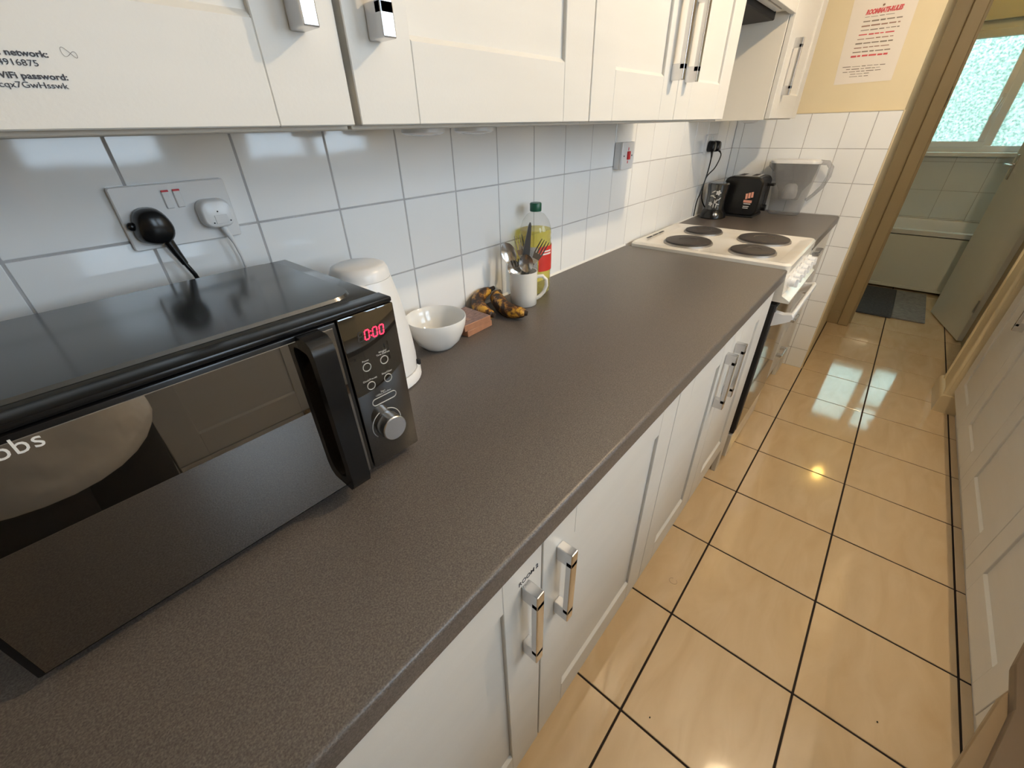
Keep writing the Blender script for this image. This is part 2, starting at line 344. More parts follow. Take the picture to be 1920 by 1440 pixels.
wl = struct('wall_left', MB().box(-1.6, 3.9, 0.0012, 0.16, 0, 2.4), 'grout')
wtile = {}
def wall_tile(parent, cx, cy, cz, w, h, facing, m='tile', tilt=0.003, bev=0.0008):
    key = (round(w, 4), round(h, 4), facing, m)
    if key not in wtile:
        if facing == 'y': b = MB().box(-w/2, w/2, 0, 0.0075, -h/2, h/2, bev)
        else: b = MB().box(0, 0.0075, -w/2, w/2, -h/2, h/2, bev)
        wtile[key] = b.mesh('tile'); wtile[key].materials.append(M[m])
    o = bpy.data.objects.new('tile', wtile[key]); COL.objects.link(o); o.parent = parent; o.location = (cx, cy, cz)
    a, b2 = random.uniform(-1, 1)*tilt, random.uniform(-1, 1)*tilt
    o.rotation_euler = (a, 0, b2) if facing == 'y' else (0, a, b2)
    return o
G = 0.0033
for i in range(-6, 19):
    x0 = TX0+i*TP; x1 = min(x0+TP, XE)
    for j in range(3):
        zc = TZ+TP*(0.5-j)
        wall_tile(wl, (x0+x1)/2, 0.0, zc, x1-x0-G, TP-G, 'y')
we = struct('wall_end', MB().box(XE+0.0075, 3.9, -0.722, 0.008, 0, 2.4), 'paint')
struct('wall_end_grout', MB().box(XE+0.0012, XE+0.0074, -0.722, 0, 0, TZ+TP), 'grout')
ys = [0, -0.061, -0.2155, -0.370, -0.512, -0.6165, -0.722]
ys = [0, -0.0415, -0.1987, -0.3559, -0.5131, -0.6293, -0.722]
for a, b in zip(ys, ys[1:]):
    zt = TZ+TP
    while zt > 0.02:
        zb = max(zt-TP, 0.0)
        if zb < 0.03: zb = 0.0
        wall_tile(we, XE, (a+b)/2, (zt+zb)/2, a-b-G, zt-zb-G, 'x', tilt=0.002)
        zt = zb
        if zt < 0.06: break
struct('trim_1', MB().box(XE-0.002, XE+0.012, -0.7275, -0.7195, 0, TZ+TP+0.002, 0.002).box(XE-0.0015, XE+0.008, -0.722, 0, TZ+TP, TZ+TP+0.004), 'gloss', label='cream edge strip round the end wall tiles')
# passage beyond: side of the end wall is wall_end itself; door wall at x = 3.9
struct('wall_passage', MB().box(3.9, 4.0, -0.80, 0.3, 0, 2.4).box(3.9, 4.0, -1.56, -0.80, 2.02, 2.4).box(3.9, 4.0, -2.15, -1.56, 0, 2.4), 'olive')
struct('baseboard_passage', MB().box(3.885, 3.9, -0.795, -0.722, 0, 0.085, 0.003).box(3.886, 3.899, -0.795, -0.722, 0.085, 0.095, 0.002), 'olive')
df = struct('trim_2', MB().box(3.875, 4.01, -0.86, -0.795, 0, 2.05, 0.004).box(3.875, 4.01, -1.56, -1.50, 0, 2.05, 0.004).box(3.875, 4.01, -1.50, -0.86, 1.99, 2.05, 0.004)
            .box(3.955, 3.97, -0.872, -0.86, 0, 1.99), 'olive', label='painted frame of the bathroom doorway')
part('strike_plate', MB().box(3.89, 3.95, -0.8625, -0.8595, 1.40, 1.50, 0.001).box(3.905, 3.935, -0.8635, -0.8595, 1.43, 1.47, 0.001), 'dark', df)
struct('wall_passage_right', MB().box(2.90, 3.9, -2.15, -1.53, 0, 2.4), 'olive')
nb = struct('trim_3', MB().box(2.872, 3.10, -1.53, -1.372, 0, 2.4, 0.004).cyl((2.884, -1.372, 0.1), (2.884, -1.372, 2.39), 0.011).cyl((3.088, -1.372, 0.1), (3.088, -1.372, 2.39), 0.008)
            .cyl((2.93, -1.372, 0.1), (2.93, -1.372, 2.39), 0.004), 'gloss', 40, label='moulded door lining post beside the right hand cupboards')
prof = [(-1.45, 0.0)] + [(-1.352, 0.0)] + [(-1.352-0.02*(1-math.cos(a)), 0.08+0.02*math.sin(a)) for a in [i*PI/2/6 for i in range(7)]] + [(-1.45, 0.10)]
struct('baseboard_right', MB().prism(prof, 0, 2.857, 3.13), 'skirt', 40)
# right hand wall with the daylight window
WZ = 1.20
struct('wall_right', MB().box(-1.6, 2.9, -2.15, -2.0, 0, WZ).box(-1.6, 2.9, -2.15, -2.0, 2.08, 2.4).box(-1.6, 0.10, -2.15, -2.0, WZ, 2.08).box(0.70, 1.02, -2.15, -2.0, WZ, 2.08).box(1.86, 2.9, -2.15, -2.0, WZ, 2.08), 'paint')
def kitchen_window(name, a, b, mull, label):
    m = MB().box(a, b, -2.11, -2.05, WZ, WZ+.05, .004).box(a, b, -2.11, -2.05, 2.03, 2.08, .004).box(a, a+.05, -2.11, -2.05, WZ+.05, 2.03, .004).box(b-.05, b, -2.11, -2.05, WZ+.05, 2.03, .004)
    xs = [a+.05]
    for q in mull: m.box(q-.03, q+.03, -2.11, -2.05, WZ+.05, 2.03, .004); xs += [q-.03, q+.03]
    xs.append(b-.05)
    w = struct(name, m, 'upvc', label=label)
    for u, v in zip(xs[0::2], xs[1::2]): part('pane', MB().box(u, v, -2.085, -2.079, WZ+.05, 2.03), 'pane', w)
    part('window_sill', MB().box(a-.03, b+.03, -2.05, -1.95, WZ-.03, WZ, 0.004), 'upvc', w)
kitchen_window('window_1', 0.10, 0.70, [], 'narrow white framed kitchen window over the right worktop')
kitchen_window('window_3', 1.02, 1.86, [1.44], 'wide white framed kitchen window over the right worktop')
struct('wall_behind', MB().box(-1.75, -1.6, -2.15, 0.16, 0, 2.4), 'paint')
struct('ceiling', MB().box(-1.75, 6.0, -2.15, 0.3, 2.4, 2.5), 'paintwhite')
# bathroom
WX = 5.80
struct('wall_bathroom_left', MB().box(4.0, 6.0, -0.2, 0.3, 0, 2.4), 'bathpaint')
struct('wall_bathroom_right', MB().box(4.0, 6.0, -2.15, -1.95, 0, 2.4), 'bathtile')
wb = struct('wall_bathroom_far', MB().box(WX+0.008, WX+0.16, -1.95, -0.2, 0, 1.075).box(WX+0.008, WX+0.16, -1.95, -0.2, 2.0, 2.4).box(WX+0.008, WX+0.16, -0.62, -0.2, 1.075, 2.0).box(WX+0.008, WX+0.16, -1.95, -1.72, 1.075, 2.0), 'bathpaint')
struct('wall_bathroom_grout', MB().box(WX+0.002, WX+0.0079, -1.95, -0.2, 0.3, 1.07), 'grout')
for yy in [-0.36-0.25*i for i in range(6)]:
    for z0, z1 in ((0.30, 0.53), (0.53, 0.765), (0.765, 1.0), (1.0, 1.07)):
        wall_tile(wb, WX, yy-0.125, (z0+z1)/2, 0.25-0.003, z1-z0-0.003, 'x', 'bathtile', 0.001)
w2 = struct('window_2', MB().box(WX+0.05, WX+0.11, -1.72, -0.62, 1.075, 1.125, .004).box(WX+0.05, WX+0.11, -1.72, -0.62, 1.93, 2.0, .004).box(WX+0.05, WX+0.11, -0.70, -0.62, 1.125, 1.93, .004)
            .box(WX+0.05, WX+0.11, -1.72, -1.66, 1.125, 1.93, .004).box(WX+0.05, WX+0.11, -1.29, -1.225, 1.125, 1.93, .004).box(WX+0.05, WX+0.11, -1.66, -1.29, 1.60, 1.66, .004), 'upvc', label='white framed bathroom window with obscure glass')
cs = part('casement', MB().box(WX+0.035, WX+0.06, -1.235, -0.69, 1.115, 1.16, .004).box(WX+0.035, WX+0.06, -1.235, -0.69, 1.885, 1.94, .004).box(WX+0.035, WX+0.06, -1.235, -1.19, 1.16, 1.885, .004).box(WX+0.035, WX+0.06, -0.735, -0.69, 1.16, 1.885, .004), 'upvc', w2)
part('pane', MB().box(WX+0.045, WX+0.051, -1.19, -0.735, 1.16, 1.885), 'frost', cs)
part('window_handle', MB().tube([(WX+0.03, -1.215, 1.47), (WX+0.0, -1.215, 1.47), (WX-0.01, -1.213, 1.45), (WX-0.012, -1.19, 1.33)], 0.008, 8).box(WX+0.028, WX+0.036, -1.226, -1.204, 1.43, 1.51, .003), 'whiteplastic', cs, 40)
part('pane', MB().box(WX+0.075, WX+0.081, -1.66, -1.29, 1.125, 1.60), 'frost', w2)
part('pane', MB().box(WX+0.075, WX+0.081, -1.66, -1.29, 1.66, 1.93), 'frost', w2)
part('window_sill', MB().box(WX-0.055, WX+0.05, -1.74, -0.60, 1.045, 1.078, 0.006, 2), 'upvc', w2)
# outdoors behind the obscure glass
struct('ground_outside', MB().box(6.0, 9.5, -4, 2, -0.2, -0.1), 'concrete')
hb = bmesh.new(); bmesh.ops.create_grid(hb, x_segments=40, y_segments=30, size=0.5)
for v in hb.verts:
    yy, zz = v.co.x*7-1.0, (v.co.y+0.5)*2.3-0.1
    v.co = Vector((8.6+random.uniform(-.14, .14), yy, zz*1.02+random.uniform(-.05, .05)))
bmesh.ops.solidify(hb, geom=hb.faces[:], thickness=0.5)
hm = bpy.data.meshes.new('hedge'); hb.to_mesh(hm); hb.free()
tag(link('hedge', hm, 'foliage'), 'green hedge blurred behind the frosted bathroom window', 'hedge')

# ================================================================== CUPBOARD PARTS
def door_mesh(x0, x1, z0, z1, yf, sg, rail=0.087, th=0.019, rec=0.007):
    """five-piece shaker door; yf front plane, sg = +1 when it faces -y (left run), -1 when it faces +y"""
    b = MB(); yb = yf+sg*th
    a, c = min(yf, yb), max(yf, yb)
    bv = 0.0011
    b.box(x0, x0+rail, a, c, z0, z1, bv).box(x1-rail, x1, a, c, z0, z1, bv)
    b.box(x0+rail, x1-rail, a, c, z0, z0+rail, bv).box(x0+rail, x1-rail, a, c, z1-rail, z1, bv)
    p0, p1 = yf+sg*rec, yb
    b.box(x0+rail-0.001, x1-rail+0.001, min(p0, p1), max(p0, p1), z0+rail-0.001, z1-rail+0.001)
    # sloped bead along the foot and the sides of the recess
    t = 0.0055
    def wedge(P):  # triangular bar: three corner pairs
        b.loft([P[0:3], P[3:6]])
    xa, xb, za, zb = x0+rail, x1-rail, z0+rail, z1-rail
    wedge([(xa, yf+sg*0.0012, za), (xa, yf+sg*rec, za), (xa, yf+sg*rec, za+t), (xb, yf+sg*0.0012, za), (xb, yf+sg*rec, za), (xb, yf+sg*rec, za+t)])
    wedge([(xa, yf+sg*0.0012, zb), (xa, yf+sg*rec, zb), (xa, yf+sg*rec, zb-t*.4), (xb, yf+sg*0.0012, zb), (xb, yf+sg*rec, zb), (xb, yf+sg*rec, zb-t*.4)])
    return b
def handle_v(x, z0, z1, yf, sg, m='chrome'):
    o = -sg*0.030; b = MB()
    def bx(y0, y1, za, zb, w=0.0085): b.box(x-w, x+w, min(y0, y1), max(y0, y1), za, zb, 0.0016, 2)
    bx(yf, yf+o, z0, z0+0.032); bx(yf, yf+o, z1-0.032, z1); bx(yf+o*0.62, yf+o, z0+0.02, z1-0.02)
    return b
def handle_h(xc, z, w, yf, sg):
    o = -sg*0.030; b = MB()
    def bx(xa, xb, y0, y1): b.box(xa, xb, min(y0, y1), max(y0, y1), z-0.0065, z+0.0065, 0.0016, 2)
    bx(xc-w/2, xc-w/2+0.03, yf, yf+o); bx(xc+w/2-0.03, xc+w/2, yf, yf+o); bx(xc-w/2+.02, xc+w/2-.02, yf+o*.72, yf+o)
    return b
def unit(name, label, cat, x0, x1, yback, yf, sg, z0, z1, doors, zd0, zd1, plinth=None, group=None, hz=None):
    """carcass + doors; doors = [(x0, x1, handle_x or None)]"""
    t = thing(name, label, cat, ((x0+x1)/2, (yback+yf)/2, 0 if plinth else z0), group)
    yc = yf+sg*0.021
    part('body', MB().box(x0, x1, min(yback, yc), max(yback, yc), z0, z1, 0.001), 'carcass', t)
    if plinth:
        yp = yf+sg*0.055
        part('plinth', MB().box(x0, x1, min(yp, yp+sg*0.016), max(yp, yp+sg*0.016), 0.0, z0, 0.001), 'door', t)
    out = []
    for a, b, hx in doors:
        d = part('door', door_mesh(a, b, zd0, zd1, yf, sg), 'door', t); out.append(d)
        if hx: h = part('handle', handle_v(hx, hz[0], hz[1], yf, sg), 'chrome', d); h['label'] = 'chrome bow handle'
    t['_'] = 0; del t['_']
    return t, out

# ---- worktops
def worktop(name, label, x0, x1, y0, y1, front_low):
    # front edge rounded top and bottom; front_low: front is at the low-y end
    r = 0.007; z0, z1 = 0.87, 0.91
    if front_low:
        pr = [(y1, z0), (y1, z1)] + [(y0+r-r*math.sin(a), z1-r+r*math.cos(a)) for a in [i*PI/2/5 for i in range(6)]] + [(y0, z0+0.003), (y0+0.003, z0)]
    else:
        pr = [(y0, z1), (y0, z0), (y1-0.003, z0), (y1, z0+0.003)] + [(y1-r+r*math.cos(a), z1-r+r*math.sin(a)) for a in [i*PI/2/5 for i in range(6)]]
    t = thing(name, label, 'worktop', ((x0+x1)/2, (y0+y1)/2, z0))
    part('slab', MB().prism(pr, 0, x0, x1), 'worktop', t, 35)
    return t
WF = -0.628
wt = worktop('worktop', 'long dark grey speckled laminate worktop under the microwave and mug', -0.95, 1.717, WF, -0.0005, True)
part('sealant_bead', MB().prism([(-0.0005, 0.9102), (-0.006, 0.9102), (-0.0005, 0.9165)], 0, -0.95, 1.717), 'printwhite', wt)
wt2 = worktop('worktop', 'short grey worktop under the toaster beyond the cooker', 2.232, XE-0.001, WF, -0.0005, True)
part('sealant_bead', MB().prism([(-0.0005, 0.9102), (-0.005, 0.9102), (-0.0005, 0.9155)], 0, 2.232, XE-0.001), 'printwhite', wt2)
worktop('worktop', 'grey worktop of the right hand run below the kitchen window', -0.62, 2.855, -1.999, -1.333, False)

# ---- left base run
YD = -0.615; HB = (0.613, 0.797)
tA, dA = unit('base_cupboard', 'nearest white base cupboard marked ROOM 2 under the microwave', 'cupboard', -0.185, 0.318, -0.02, YD, 1, 0.14, 0.869, [(-0.183, 0.316, 0.276)], 0.143, 0.866, True, 'base cupboards under the long worktop', HB)
text('lettering', 'ROOM 2', 0.0125, 'ink', dA[0], (0.262, YD-0.0003, 0.801), (1, 0, 0), (0, 0, 1), bold=0.0002, wide=0.95)
unit('base_cupboard', 'white base cupboard with handle on its left beside the one marked ROOM 2', 'cupboard', 0.318, 0.829, -0.02, YD, 1, 0.14, 0.869, [(0.320, 0.827, 0.363)], 0.143, 0.866, True, 'base cupboards under the long worktop', HB)
unit('base_cupboard', 'white two door base cupboard next to the cooker with paired handles', 'cupboard', 0.829, 1.638, -0.02, YD, 1, 0.14, 0.869, [(0.831, 1.231, 1.189), (1.235, 1.636, 1.277)], 0.143, 0.866, True, 'base cupboards under the long worktop', HB)
tag(part('filler_panel', MB().box(1.639, 1.690, YD+0.002, YD+0.02, 0.0, 0.868, 0.001), 'door'), 'narrow white filler panel between base cupboard and cooker', 'panel')
unit('base_cupboard', 'white base cupboard behind the camera end of the worktop', 'cupboard', -0.69, -0.186, -0.02, YD, 1, 0.14, 0.869, [(-0.688, -0.189, -0.648)], 0.143, 0.866, True, 'base cupboards under the long worktop', HB)
# drawers beyond cooker
t = thing('drawer_unit', 'cream drawer unit with four small handles beyond the cooker', 'drawers', (2.5, -0.3, 0))
part('body', MB().box(2.24, XE-0.001, -0.592, -0.002, 0.14, 0.869, 0.001), 'carcass', t)
part('plinth', MB().box(2.24, XE-0.001, -0.57, -0.554, 0.0, 0.14, 0.001), 'door', t)
for z0, z1 in ((0.70, 0.866), (0.545, 0.697), (0.39, 0.542), (0.143, 0.387)):
    d = part('drawer', MB().box(2.243, 2.74, YD, YD+0.02, z0, z1, 0.0015), 'door', t)
    part('handle', handle_h(2.46, z1-0.045 if z1 > .8 else (z0+z1)/2+0.02, 0.13, YD, 1), 'chrome', d)
part('filler_panel', MB().box(2.743, XE-0.001, YD, YD+0.02, 0.0, 0.866, 0.0015), 'door', t)

# ---- right base run (faces +y)
YR = -1.39; HR = (0.613, 0.797)
rl = [('first white cupboard of the right hand run, nearest the brown stool', 1.032, 1.528, 1.08), ('second white cupboard of the right hand run, wide plain panel', 1.532, 2.028, 1.985),
      ('third white cupboard of the right hand run, narrow panel', 2.032, 2.430, 2.075), ('last white cupboard of the right hand run with handle by the door post', 2.434, 2.852, 2.475)]
for i, (lab, a, b, hx) in enumerate(rl):
    dz = -0.006 if i == 0 else 0
    unit('base_cupboard', lab, 'cupboard', a-0.002, b+0.002, -1.99, YR, -1, 0.14, 0.869, [(a, b, hx)], 0.135+dz, 0.866, True, 'base cupboards of the right hand run', HR)
unit('base_cupboard', 'white cupboard of the right hand run behind the brown stool', 'cupboard', 0.53, 1.03, -1.99, YR, -1, 0.14, 0.869, [(0.532, 1.028, 0.98)], 0.135, 0.866, True, 'base cupboards of the right hand run', HR)
t = thing('drawer_unit', 'white deep drawer unit mirrored in the microwave door', 'drawers', (0.29, -1.69, 0))
part('body', MB().box(0.032, 0.528, -1.99, -1.411, 0.14, 0.869, 0.001), 'carcass', t); part('plinth', MB().box(0.032, 0.528, -1.462, -1.446, 0, 0.14), 'door', t)
for z0, z1 in ((0.445, 0.866), (0.135, 0.441)):
    d = part('drawer', door_mesh(0.034, 0.526, z0, z1, YR, -1), 'door', t); part('handle', handle_h(0.28, z1-0.045, 0.18, YR, -1), 'chrome', d)
unit('base_cupboard', 'white cupboard of the right hand run behind the person', 'cupboard', -0.6, 0.03, -1.99, YR, -1, 0.14, 0.869, [(-0.598, 0.028, -0.55)], 0.135, 0.866, True, 'base cupboards of the right hand run', HR)

# ---- wall units
YU = -0.33; HU = (1.444, 1.628); ZB, ZT = 1.3597, 2.08
g = 'white wall cupboards over the worktop'
tU, dU = unit('wall_cupboard', 'white wall cupboard above the microwave with network note printed on its door', 'cupboard', -0.185, 0.3185, -0.002, YU, 1, ZB, ZT, [(-0.183, 0.3165, 0.272)], 1.3637, 2.078, None, g, HU)
unit('wall_cupboard', 'white wall cupboard with handle on its left above the kettle', 'cupboard', 0.3235, 0.8285, -0.002, YU, 1, ZB, ZT, [(0.3255, 0.8275, 0.362)], 1.3637, 2.078, None, g, HU)
unit('wall_cupboard', 'white two door wall cupboard with paired handles before the cooker gap', 'cupboard', 0.8295, 1.6255, -0.002, YU, 1, ZB, ZT, [(0.8305, 1.2335, 1.189), (1.2365, 1.6245, 1.277)], 1.3637, 2.078, None, g, HU)
unit('wall_cupboard', 'white wall cupboard behind the camera end of the wall', 'cupboard', -0.69, -0.1865, -0.002, YU, 1, ZB, ZT, [(-0.688, -0.1885, -0.648)], 1.3637, 2.078, None, g, HU)
unit('wall_cupboard', 'white corner wall cupboard above the toaster with grey handle', 'cupboard', 2.205, 2.70, -0.002, YU, 1, ZB, ZT, [(2.207, 2.698, 2.30)], 1.3637, 2.078, None, g, (1.444, 1.628))
t = thing('extractor_unit', 'white bridging unit with dark extractor underside above the cooker', 'extractor', (1.915, -0.16, 1.69))
part('body', MB().box(1.6265, 2.204, -0.309, -0.002, 1.70, 2.08, 0.001), 'carcass', t)
part('door', MB().box(1.628, 2.2025, YU, YU+0.019, 1.688, 2.078, 0.001), 'door', t)
part('filter_grille', MB().box(1.66, 2.17, -0.27, -0.03, 1.672, 1.70, 0.003), 'dark', t)
part('light_strip', MB().box(1.70, 2.12, -0.30, -0.275, 1.69, 1.70, 0.002), 'whiteplastic', t)
for nm, x, y in (('above the kettle', 0.52, -0.2), ('above the bowl', 0.64, -0.2), ('above the toaster', 2.42, -0.2)):
    p = thing('puck_light', 'small white round light under the wall cupboard '+nm, 'light', (x, y, 1.35), 'round lights under the wall cupboards')
    part('housing', MB().lathe((x, y, 1.3597), [(0.036, -0.0005), (0.036, -0.006), (0.030, -0.009)], 32), 'whiteplastic', p, 40)
    part('lens', MB().lathe((x, y, 1.3597), [(0.027, -0.0088), (0.020, -0.0105), (0.006, -0.0112)], 24), 'socket', p, 60)

# notes printed on the wall cupboard door
N = dict(right=(1, 0, 0), up=(0, 0, 1)); dn = dU[0]; yt = YU-0.0003
text('lettering', 'WiFi network:', 0.0053, 'ink', dn, (0.0738, yt, 1.4094), align='RIGHT', bold=0.00012, wide=1.18, **N)
text('lettering', '4916875', 0.0053, 'ink', dn, (0.0663, yt, 1.4037), align='RIGHT', wide=1.15, **N)
text('lettering', 'WiFi password:', 0.0053, 'ink', dn, (0.0788, yt, 1.3960), align='RIGHT', bold=0.00012, wide=1.18, **N)
text('lettering', 'ncqx7GwHsswk', 0.0053, 'ink', dn, (0.0765, yt, 1.3905), align='RIGHT', wide=1.15, **N)
pts = []
for i in range(41):
    a = 2*PI*i/40
    rr = 1.25 if math.cos(a) < 0 else 0.85
    pts.append((0.0870+0.0040*math.cos(a)*rr, yt-0.0001, 1.4128+0.0036*math.sin(2*a)*0.62*rr - 0.0010*math.cos(a)))
part('pencil_loop', MB().tube(pts, 0.00013, 5), 'pencil', dn)

# ================================================================== MICROWAVE
mw = thing('microwave', 'black microwave with mirrored door and red 0:00 clock on the worktop', 'microwave', (0.068, -0.21, 0.91))
X0, X1, YB, YF, Z0, Z1 = -0.157, 0.293, -0.062, -0.377, 0.925, 1.172
part('casing', MB().box(X0, X1, YF+0.028, YB, Z0, Z1-0.001, 0.003, 2), 'mwtop', mw, 40)
b = MB(); rr = rrect(X0+0.012, X1-0.022, -0.335, YB-0.012, 0.035, 8); ri = rrect(X0+0.015, X1-0.025, -0.332, YB-0.015, 0.033, 8)
part('top_panel', b.loft([[(x, y, Z1-0.002) for x, y in rr], [(x, y, Z1+0.0028) for x, y in ri]]), 'mwtop', mw, 30)
part('top_rim', MB().box(X0, X1, YF+0.001, YF+0.030, Z1-0.007, Z1, 0.002, 2), 'blackplastic', mw, 40)
XS = 0.211
d = part('door', MB().box(X0, XS-0.001, YF, YF+0.027, Z0, Z1-0.0085, 0.002, 2), 'blackplastic', mw, 40)
part('glass', MB().box(X0+0.006, XS-0.006, YF-0.0012, YF+0.001, Z0+0.003, Z1-0.0145, 0.0006), 'mwglass', d)
text('logo', 'Hobbs', 0.0210, 'printwhite', d, (-0.0505, YF-0.0015, 1.1455), (1, 0, 0), (0, 0, 1), align='RIGHT', space=1.05, bold=0.0, wide=0.98)
# handle: bracket shaped grip
zt, zb, yo = 1.163, 0.935, -0.412
op = [(YF, zt), (yo+0.012, zt), (yo+0.002, zt-0.008), (yo, zt-0.02), (yo, zb+0.012), (yo+0.003, zb+0.004), (yo+0.010, zb), (YF, zb+0.006),
      (YF, zb+0.030), (yo+0.012, zb+0.040), (yo+0.011, zt-0.034), (yo+0.016, zt-0.024), (YF, zt-0.02)]
def strip_prism(mb, outer, inner, x0, x1):
    R = []
    for (o1, i1) in zip(outer, inner):
        R.append([(x0, *o1), (x1, *o1), (x1, *i1), (x0, *i1)])
    return mb.loft(R)
outer = [(YF, zt), (yo+0.012, zt), (yo+0.003, zt-0.006), (yo, zt-0.018), (yo, zb+0.02), (yo+0.004, zb+0.007), (yo+0.012, zb), (YF, zb)]
inner = [(YF, zt-0.016), (yo+0.018, zt-0.018), (yo+0.0145, zt-0.022), (yo+0.013, zt-0.03), (yo+0.013, zb+0.04), (yo+0.016, zb+0.026), (yo+0.02, zb+0.02), (YF, zb+0.014)]
part('handle', strip_prism(MB(), outer, inner, 0.161, 0.187), 'blackplastic', mw, 50)
cp = part('control_panel', MB().box(XS+0.001, X1, YF, YF+0.027, Z0, Z1-0.0075, 0.002, 2), 'mwpanel', mw, 40)
# display: seven segment 0:00
def seg7(mb, cx, cz, w, h, segs, sl=0.10, t=0.0016):
    hw, hh = w/2, h/2
    S7 = {'a': ((-hw, hh), (hw, hh)), 'd': ((-hw, -hh), (hw, -hh)), 'g': ((-hw, 0), (hw, 0)), 'f': ((-hw, 0), (-hw, hh)), 'b': ((hw, 0), (hw, hh)), 'e': ((-hw, -hh), (-hw, 0)), 'c': ((hw, -hh), (hw, 0))}
    for s in segs:
        (xa, za), (xb, zb2) = S7[s]; ix, iz = (xb-xa), (zb2-za); L = math.hypot(ix, iz); ix /= L; iz /= L; k = 0.0007
        p = [(xa+ix*k, za+iz*k), (xb-ix*k, zb2-iz*k)]
        nx, nz = -iz*t/2, ix*t/2
        q = [(p[0][0]+nx, p[0][1]+nz), (p[1][0]+nx, p[1][1]+nz), (p[1][0]-nx, p[1][1]-nz), (p[0][0]-nx, p[0][1]-nz)]
        q = [(cx+u+sl*v, cz+v) for u, v in q]
        mb.prism([(u, v) for u, v in q], 1, YF-0.0006, YF+0.0002)
    return mb
dm = MB(); cz = 1.1335
for cx in (0.2465, 0.2585, 0.2685): seg7(dm, cx, cz, 0.0062, 0.0128, 'abcdef')
for zz in (cz+0.003, cz-0.003): dm.box(0.2518, 0.2534, YF-0.0006, YF+.0002, zz-0.0008, zz+0.0008)
part('display_digits', dm, 'led', cp)
part('display_blank_digit', seg7(MB(), 0.2372, cz, 0.0062, 0.0128, 'abcdefg'), 'ledoff', cp)
def ring(mb, x, z, r, t=0.0007, n=28):
    return mb.tube([(x+r*math.cos(2*PI*i/n), YF-0.0002, z+r*math.sin(2*PI*i/n)) for i in range(n+1)], t, 6)
for x, z, s in ((0.2360, 1.0895, 'Power'), (0.2632, 1.0895, 'Weight/\nTime Defrost'), (0.2360, 1.0605, 'Clock/Pre-set'), (0.2632, 1.0605, 'Stop/Clear')):
    bt = part('button', ring(MB(), x, z, 0.0058), 'print', cp, 60)
    text('lettering', s, 0.0037, 'print', bt, (x, YF-0.0004, z+(0.0122 if '\n' in s else 0.0085)), (1, 0, 0), (0, 0, 1), align='CENTER', wide=1.05, line=0.9)
pl = rrect(0.2315, 0.2705, 1.0268, 1.0372, 0.0051, 6)
bt = part('button', MB().tube([(x, YF-0.0002, z) for x, z in pl+pl[:1]], 0.0007, 6), 'print', cp, 60)
text('lettering', 'Start\n+30Sec./Confirm', 0.0037, 'print', bt, (0.251, YF-0.0004, 1.0435), (1, 0, 0), (0, 0, 1), align='CENTER', line=0.9)
kx, kz = 0.2465, 0.9905
kn = part('knob', MB().cyl((kx, YF+0.001, kz), (kx, YF-0.020, kz), 0.0190, 40).cyl((kx, YF-0.020, kz), (kx, YF-0.0212, kz), 0.0190, 40, 0.0178), 'steel', cp, 30)
am = MB()
am.tube([(kx+0.0240*math.cos(a), YF-0.0002, kz+0.0240*math.sin(a)) for a in [math.radians(110+i*9) for i in range(13)]], 0.0007, 6)
am.tube([(kx+0.0240*math.cos(a), YF-0.0002, kz+0.0240*math.sin(a)) for a in [math.radians(78-i*8) for i in range(11)]], 0.0007, 6)
part('dial_scale', am, 'print', cp, 60)
for x, y in ((X0+.04, -0.33), (X1-.04, -0.33), (X0+.04, -0.10), (X1-.04, -0.10)):
    part('foot', MB().lathe((x, y, 0.91), [(0.011, 0.0002), (0.013, 0.015)], 16), 'blackrubber', mw, 40)

# ================================================================== SOCKETS AND PLUGS
def faceplate(x0, x1, z0, z1, y0=-0.0005, y1=-0.011):
    a = rrect(x0, x1, z0, z1, 0.004, 3); b2 = rrect(x0+.0015, x1-.0015, z0+.0015, z1-.0015, 0.003, 3)
    return MB().loft([[(x, y0, z) for x, z in a], [(x, y1+0.0015, z) for x, z in a], [(x, y1, z) for x, z in b2]])
sk = thing('double_socket', 'white double wall socket with two plugs behind the microwave', 'socket', (0.182, 0, 1.257))
part('faceplate', faceplate(0.108, 0.2555, 1.213, 1.300), 'socket', sk, 40)
for x in (0.1725, 0.1868):
    r = part('rocker_switch', MB().box(x-.0048, x+.0048, -0.0140, -0.0105, 1.2655, 1.2905, 0.001), 'socket', sk)
    part('red_marker', MB().box(x-.0046, x+.0046, -0.0142, -0.0125, 1.2878, 1.2908, 0.0005), 'red', r)
# black plug
pg = thing('plug', 'black moulded plug in the left half of the double socket', 'plug', (0.143, -0.02, 1.245))
_o = [(-0.024, -0.006), (-0.021, -0.019), (-0.006, -0.026), (0.010, -0.026), (0.021, -0.018), (0.025, -0.004), (0.020, 0.014), (0.010, 0.024), (-0.006, 0.025), (-0.018, 0.017)]
o1 = []
for i_ in range(len(_o)):
    p0, p1, p2, p3 = [Vector(_o[(i_+k-1) % len(_o)]) for k in range(4)]
    for k in range(3):
        u = k/3; q = 0.5*((2*p1)+(-p0+p2)*u+(2*p0-5*p1+4*p2-p3)*u*u+(-p0+3*p1-3*p2+p3)*u**3); o1.append((q.x, q.y))
def plug(px, pz, y0, y1, m, t, sc=1.0):
    rr0 = [[(px+u*k*sc, y, pz+v*k*sc) for u, v in o1] for y, k in ((y0, 0.92), (y0-0.003, 1.0), ((y0+y1)/2, 0.97), (y1+0.004, 0.86), (y1, 0.72))]
    return part('plug_body', MB().loft(rr0), m, t, 60)
plug(0.139, 1.246, -0.0112, -0.040, 'blackplastic', pg)
part('pull_tab', MB().sphere((0.1155, -0.020, 1.249), 0.006, 8, (1, .8, 1)), 'blackplastic', pg, 60)
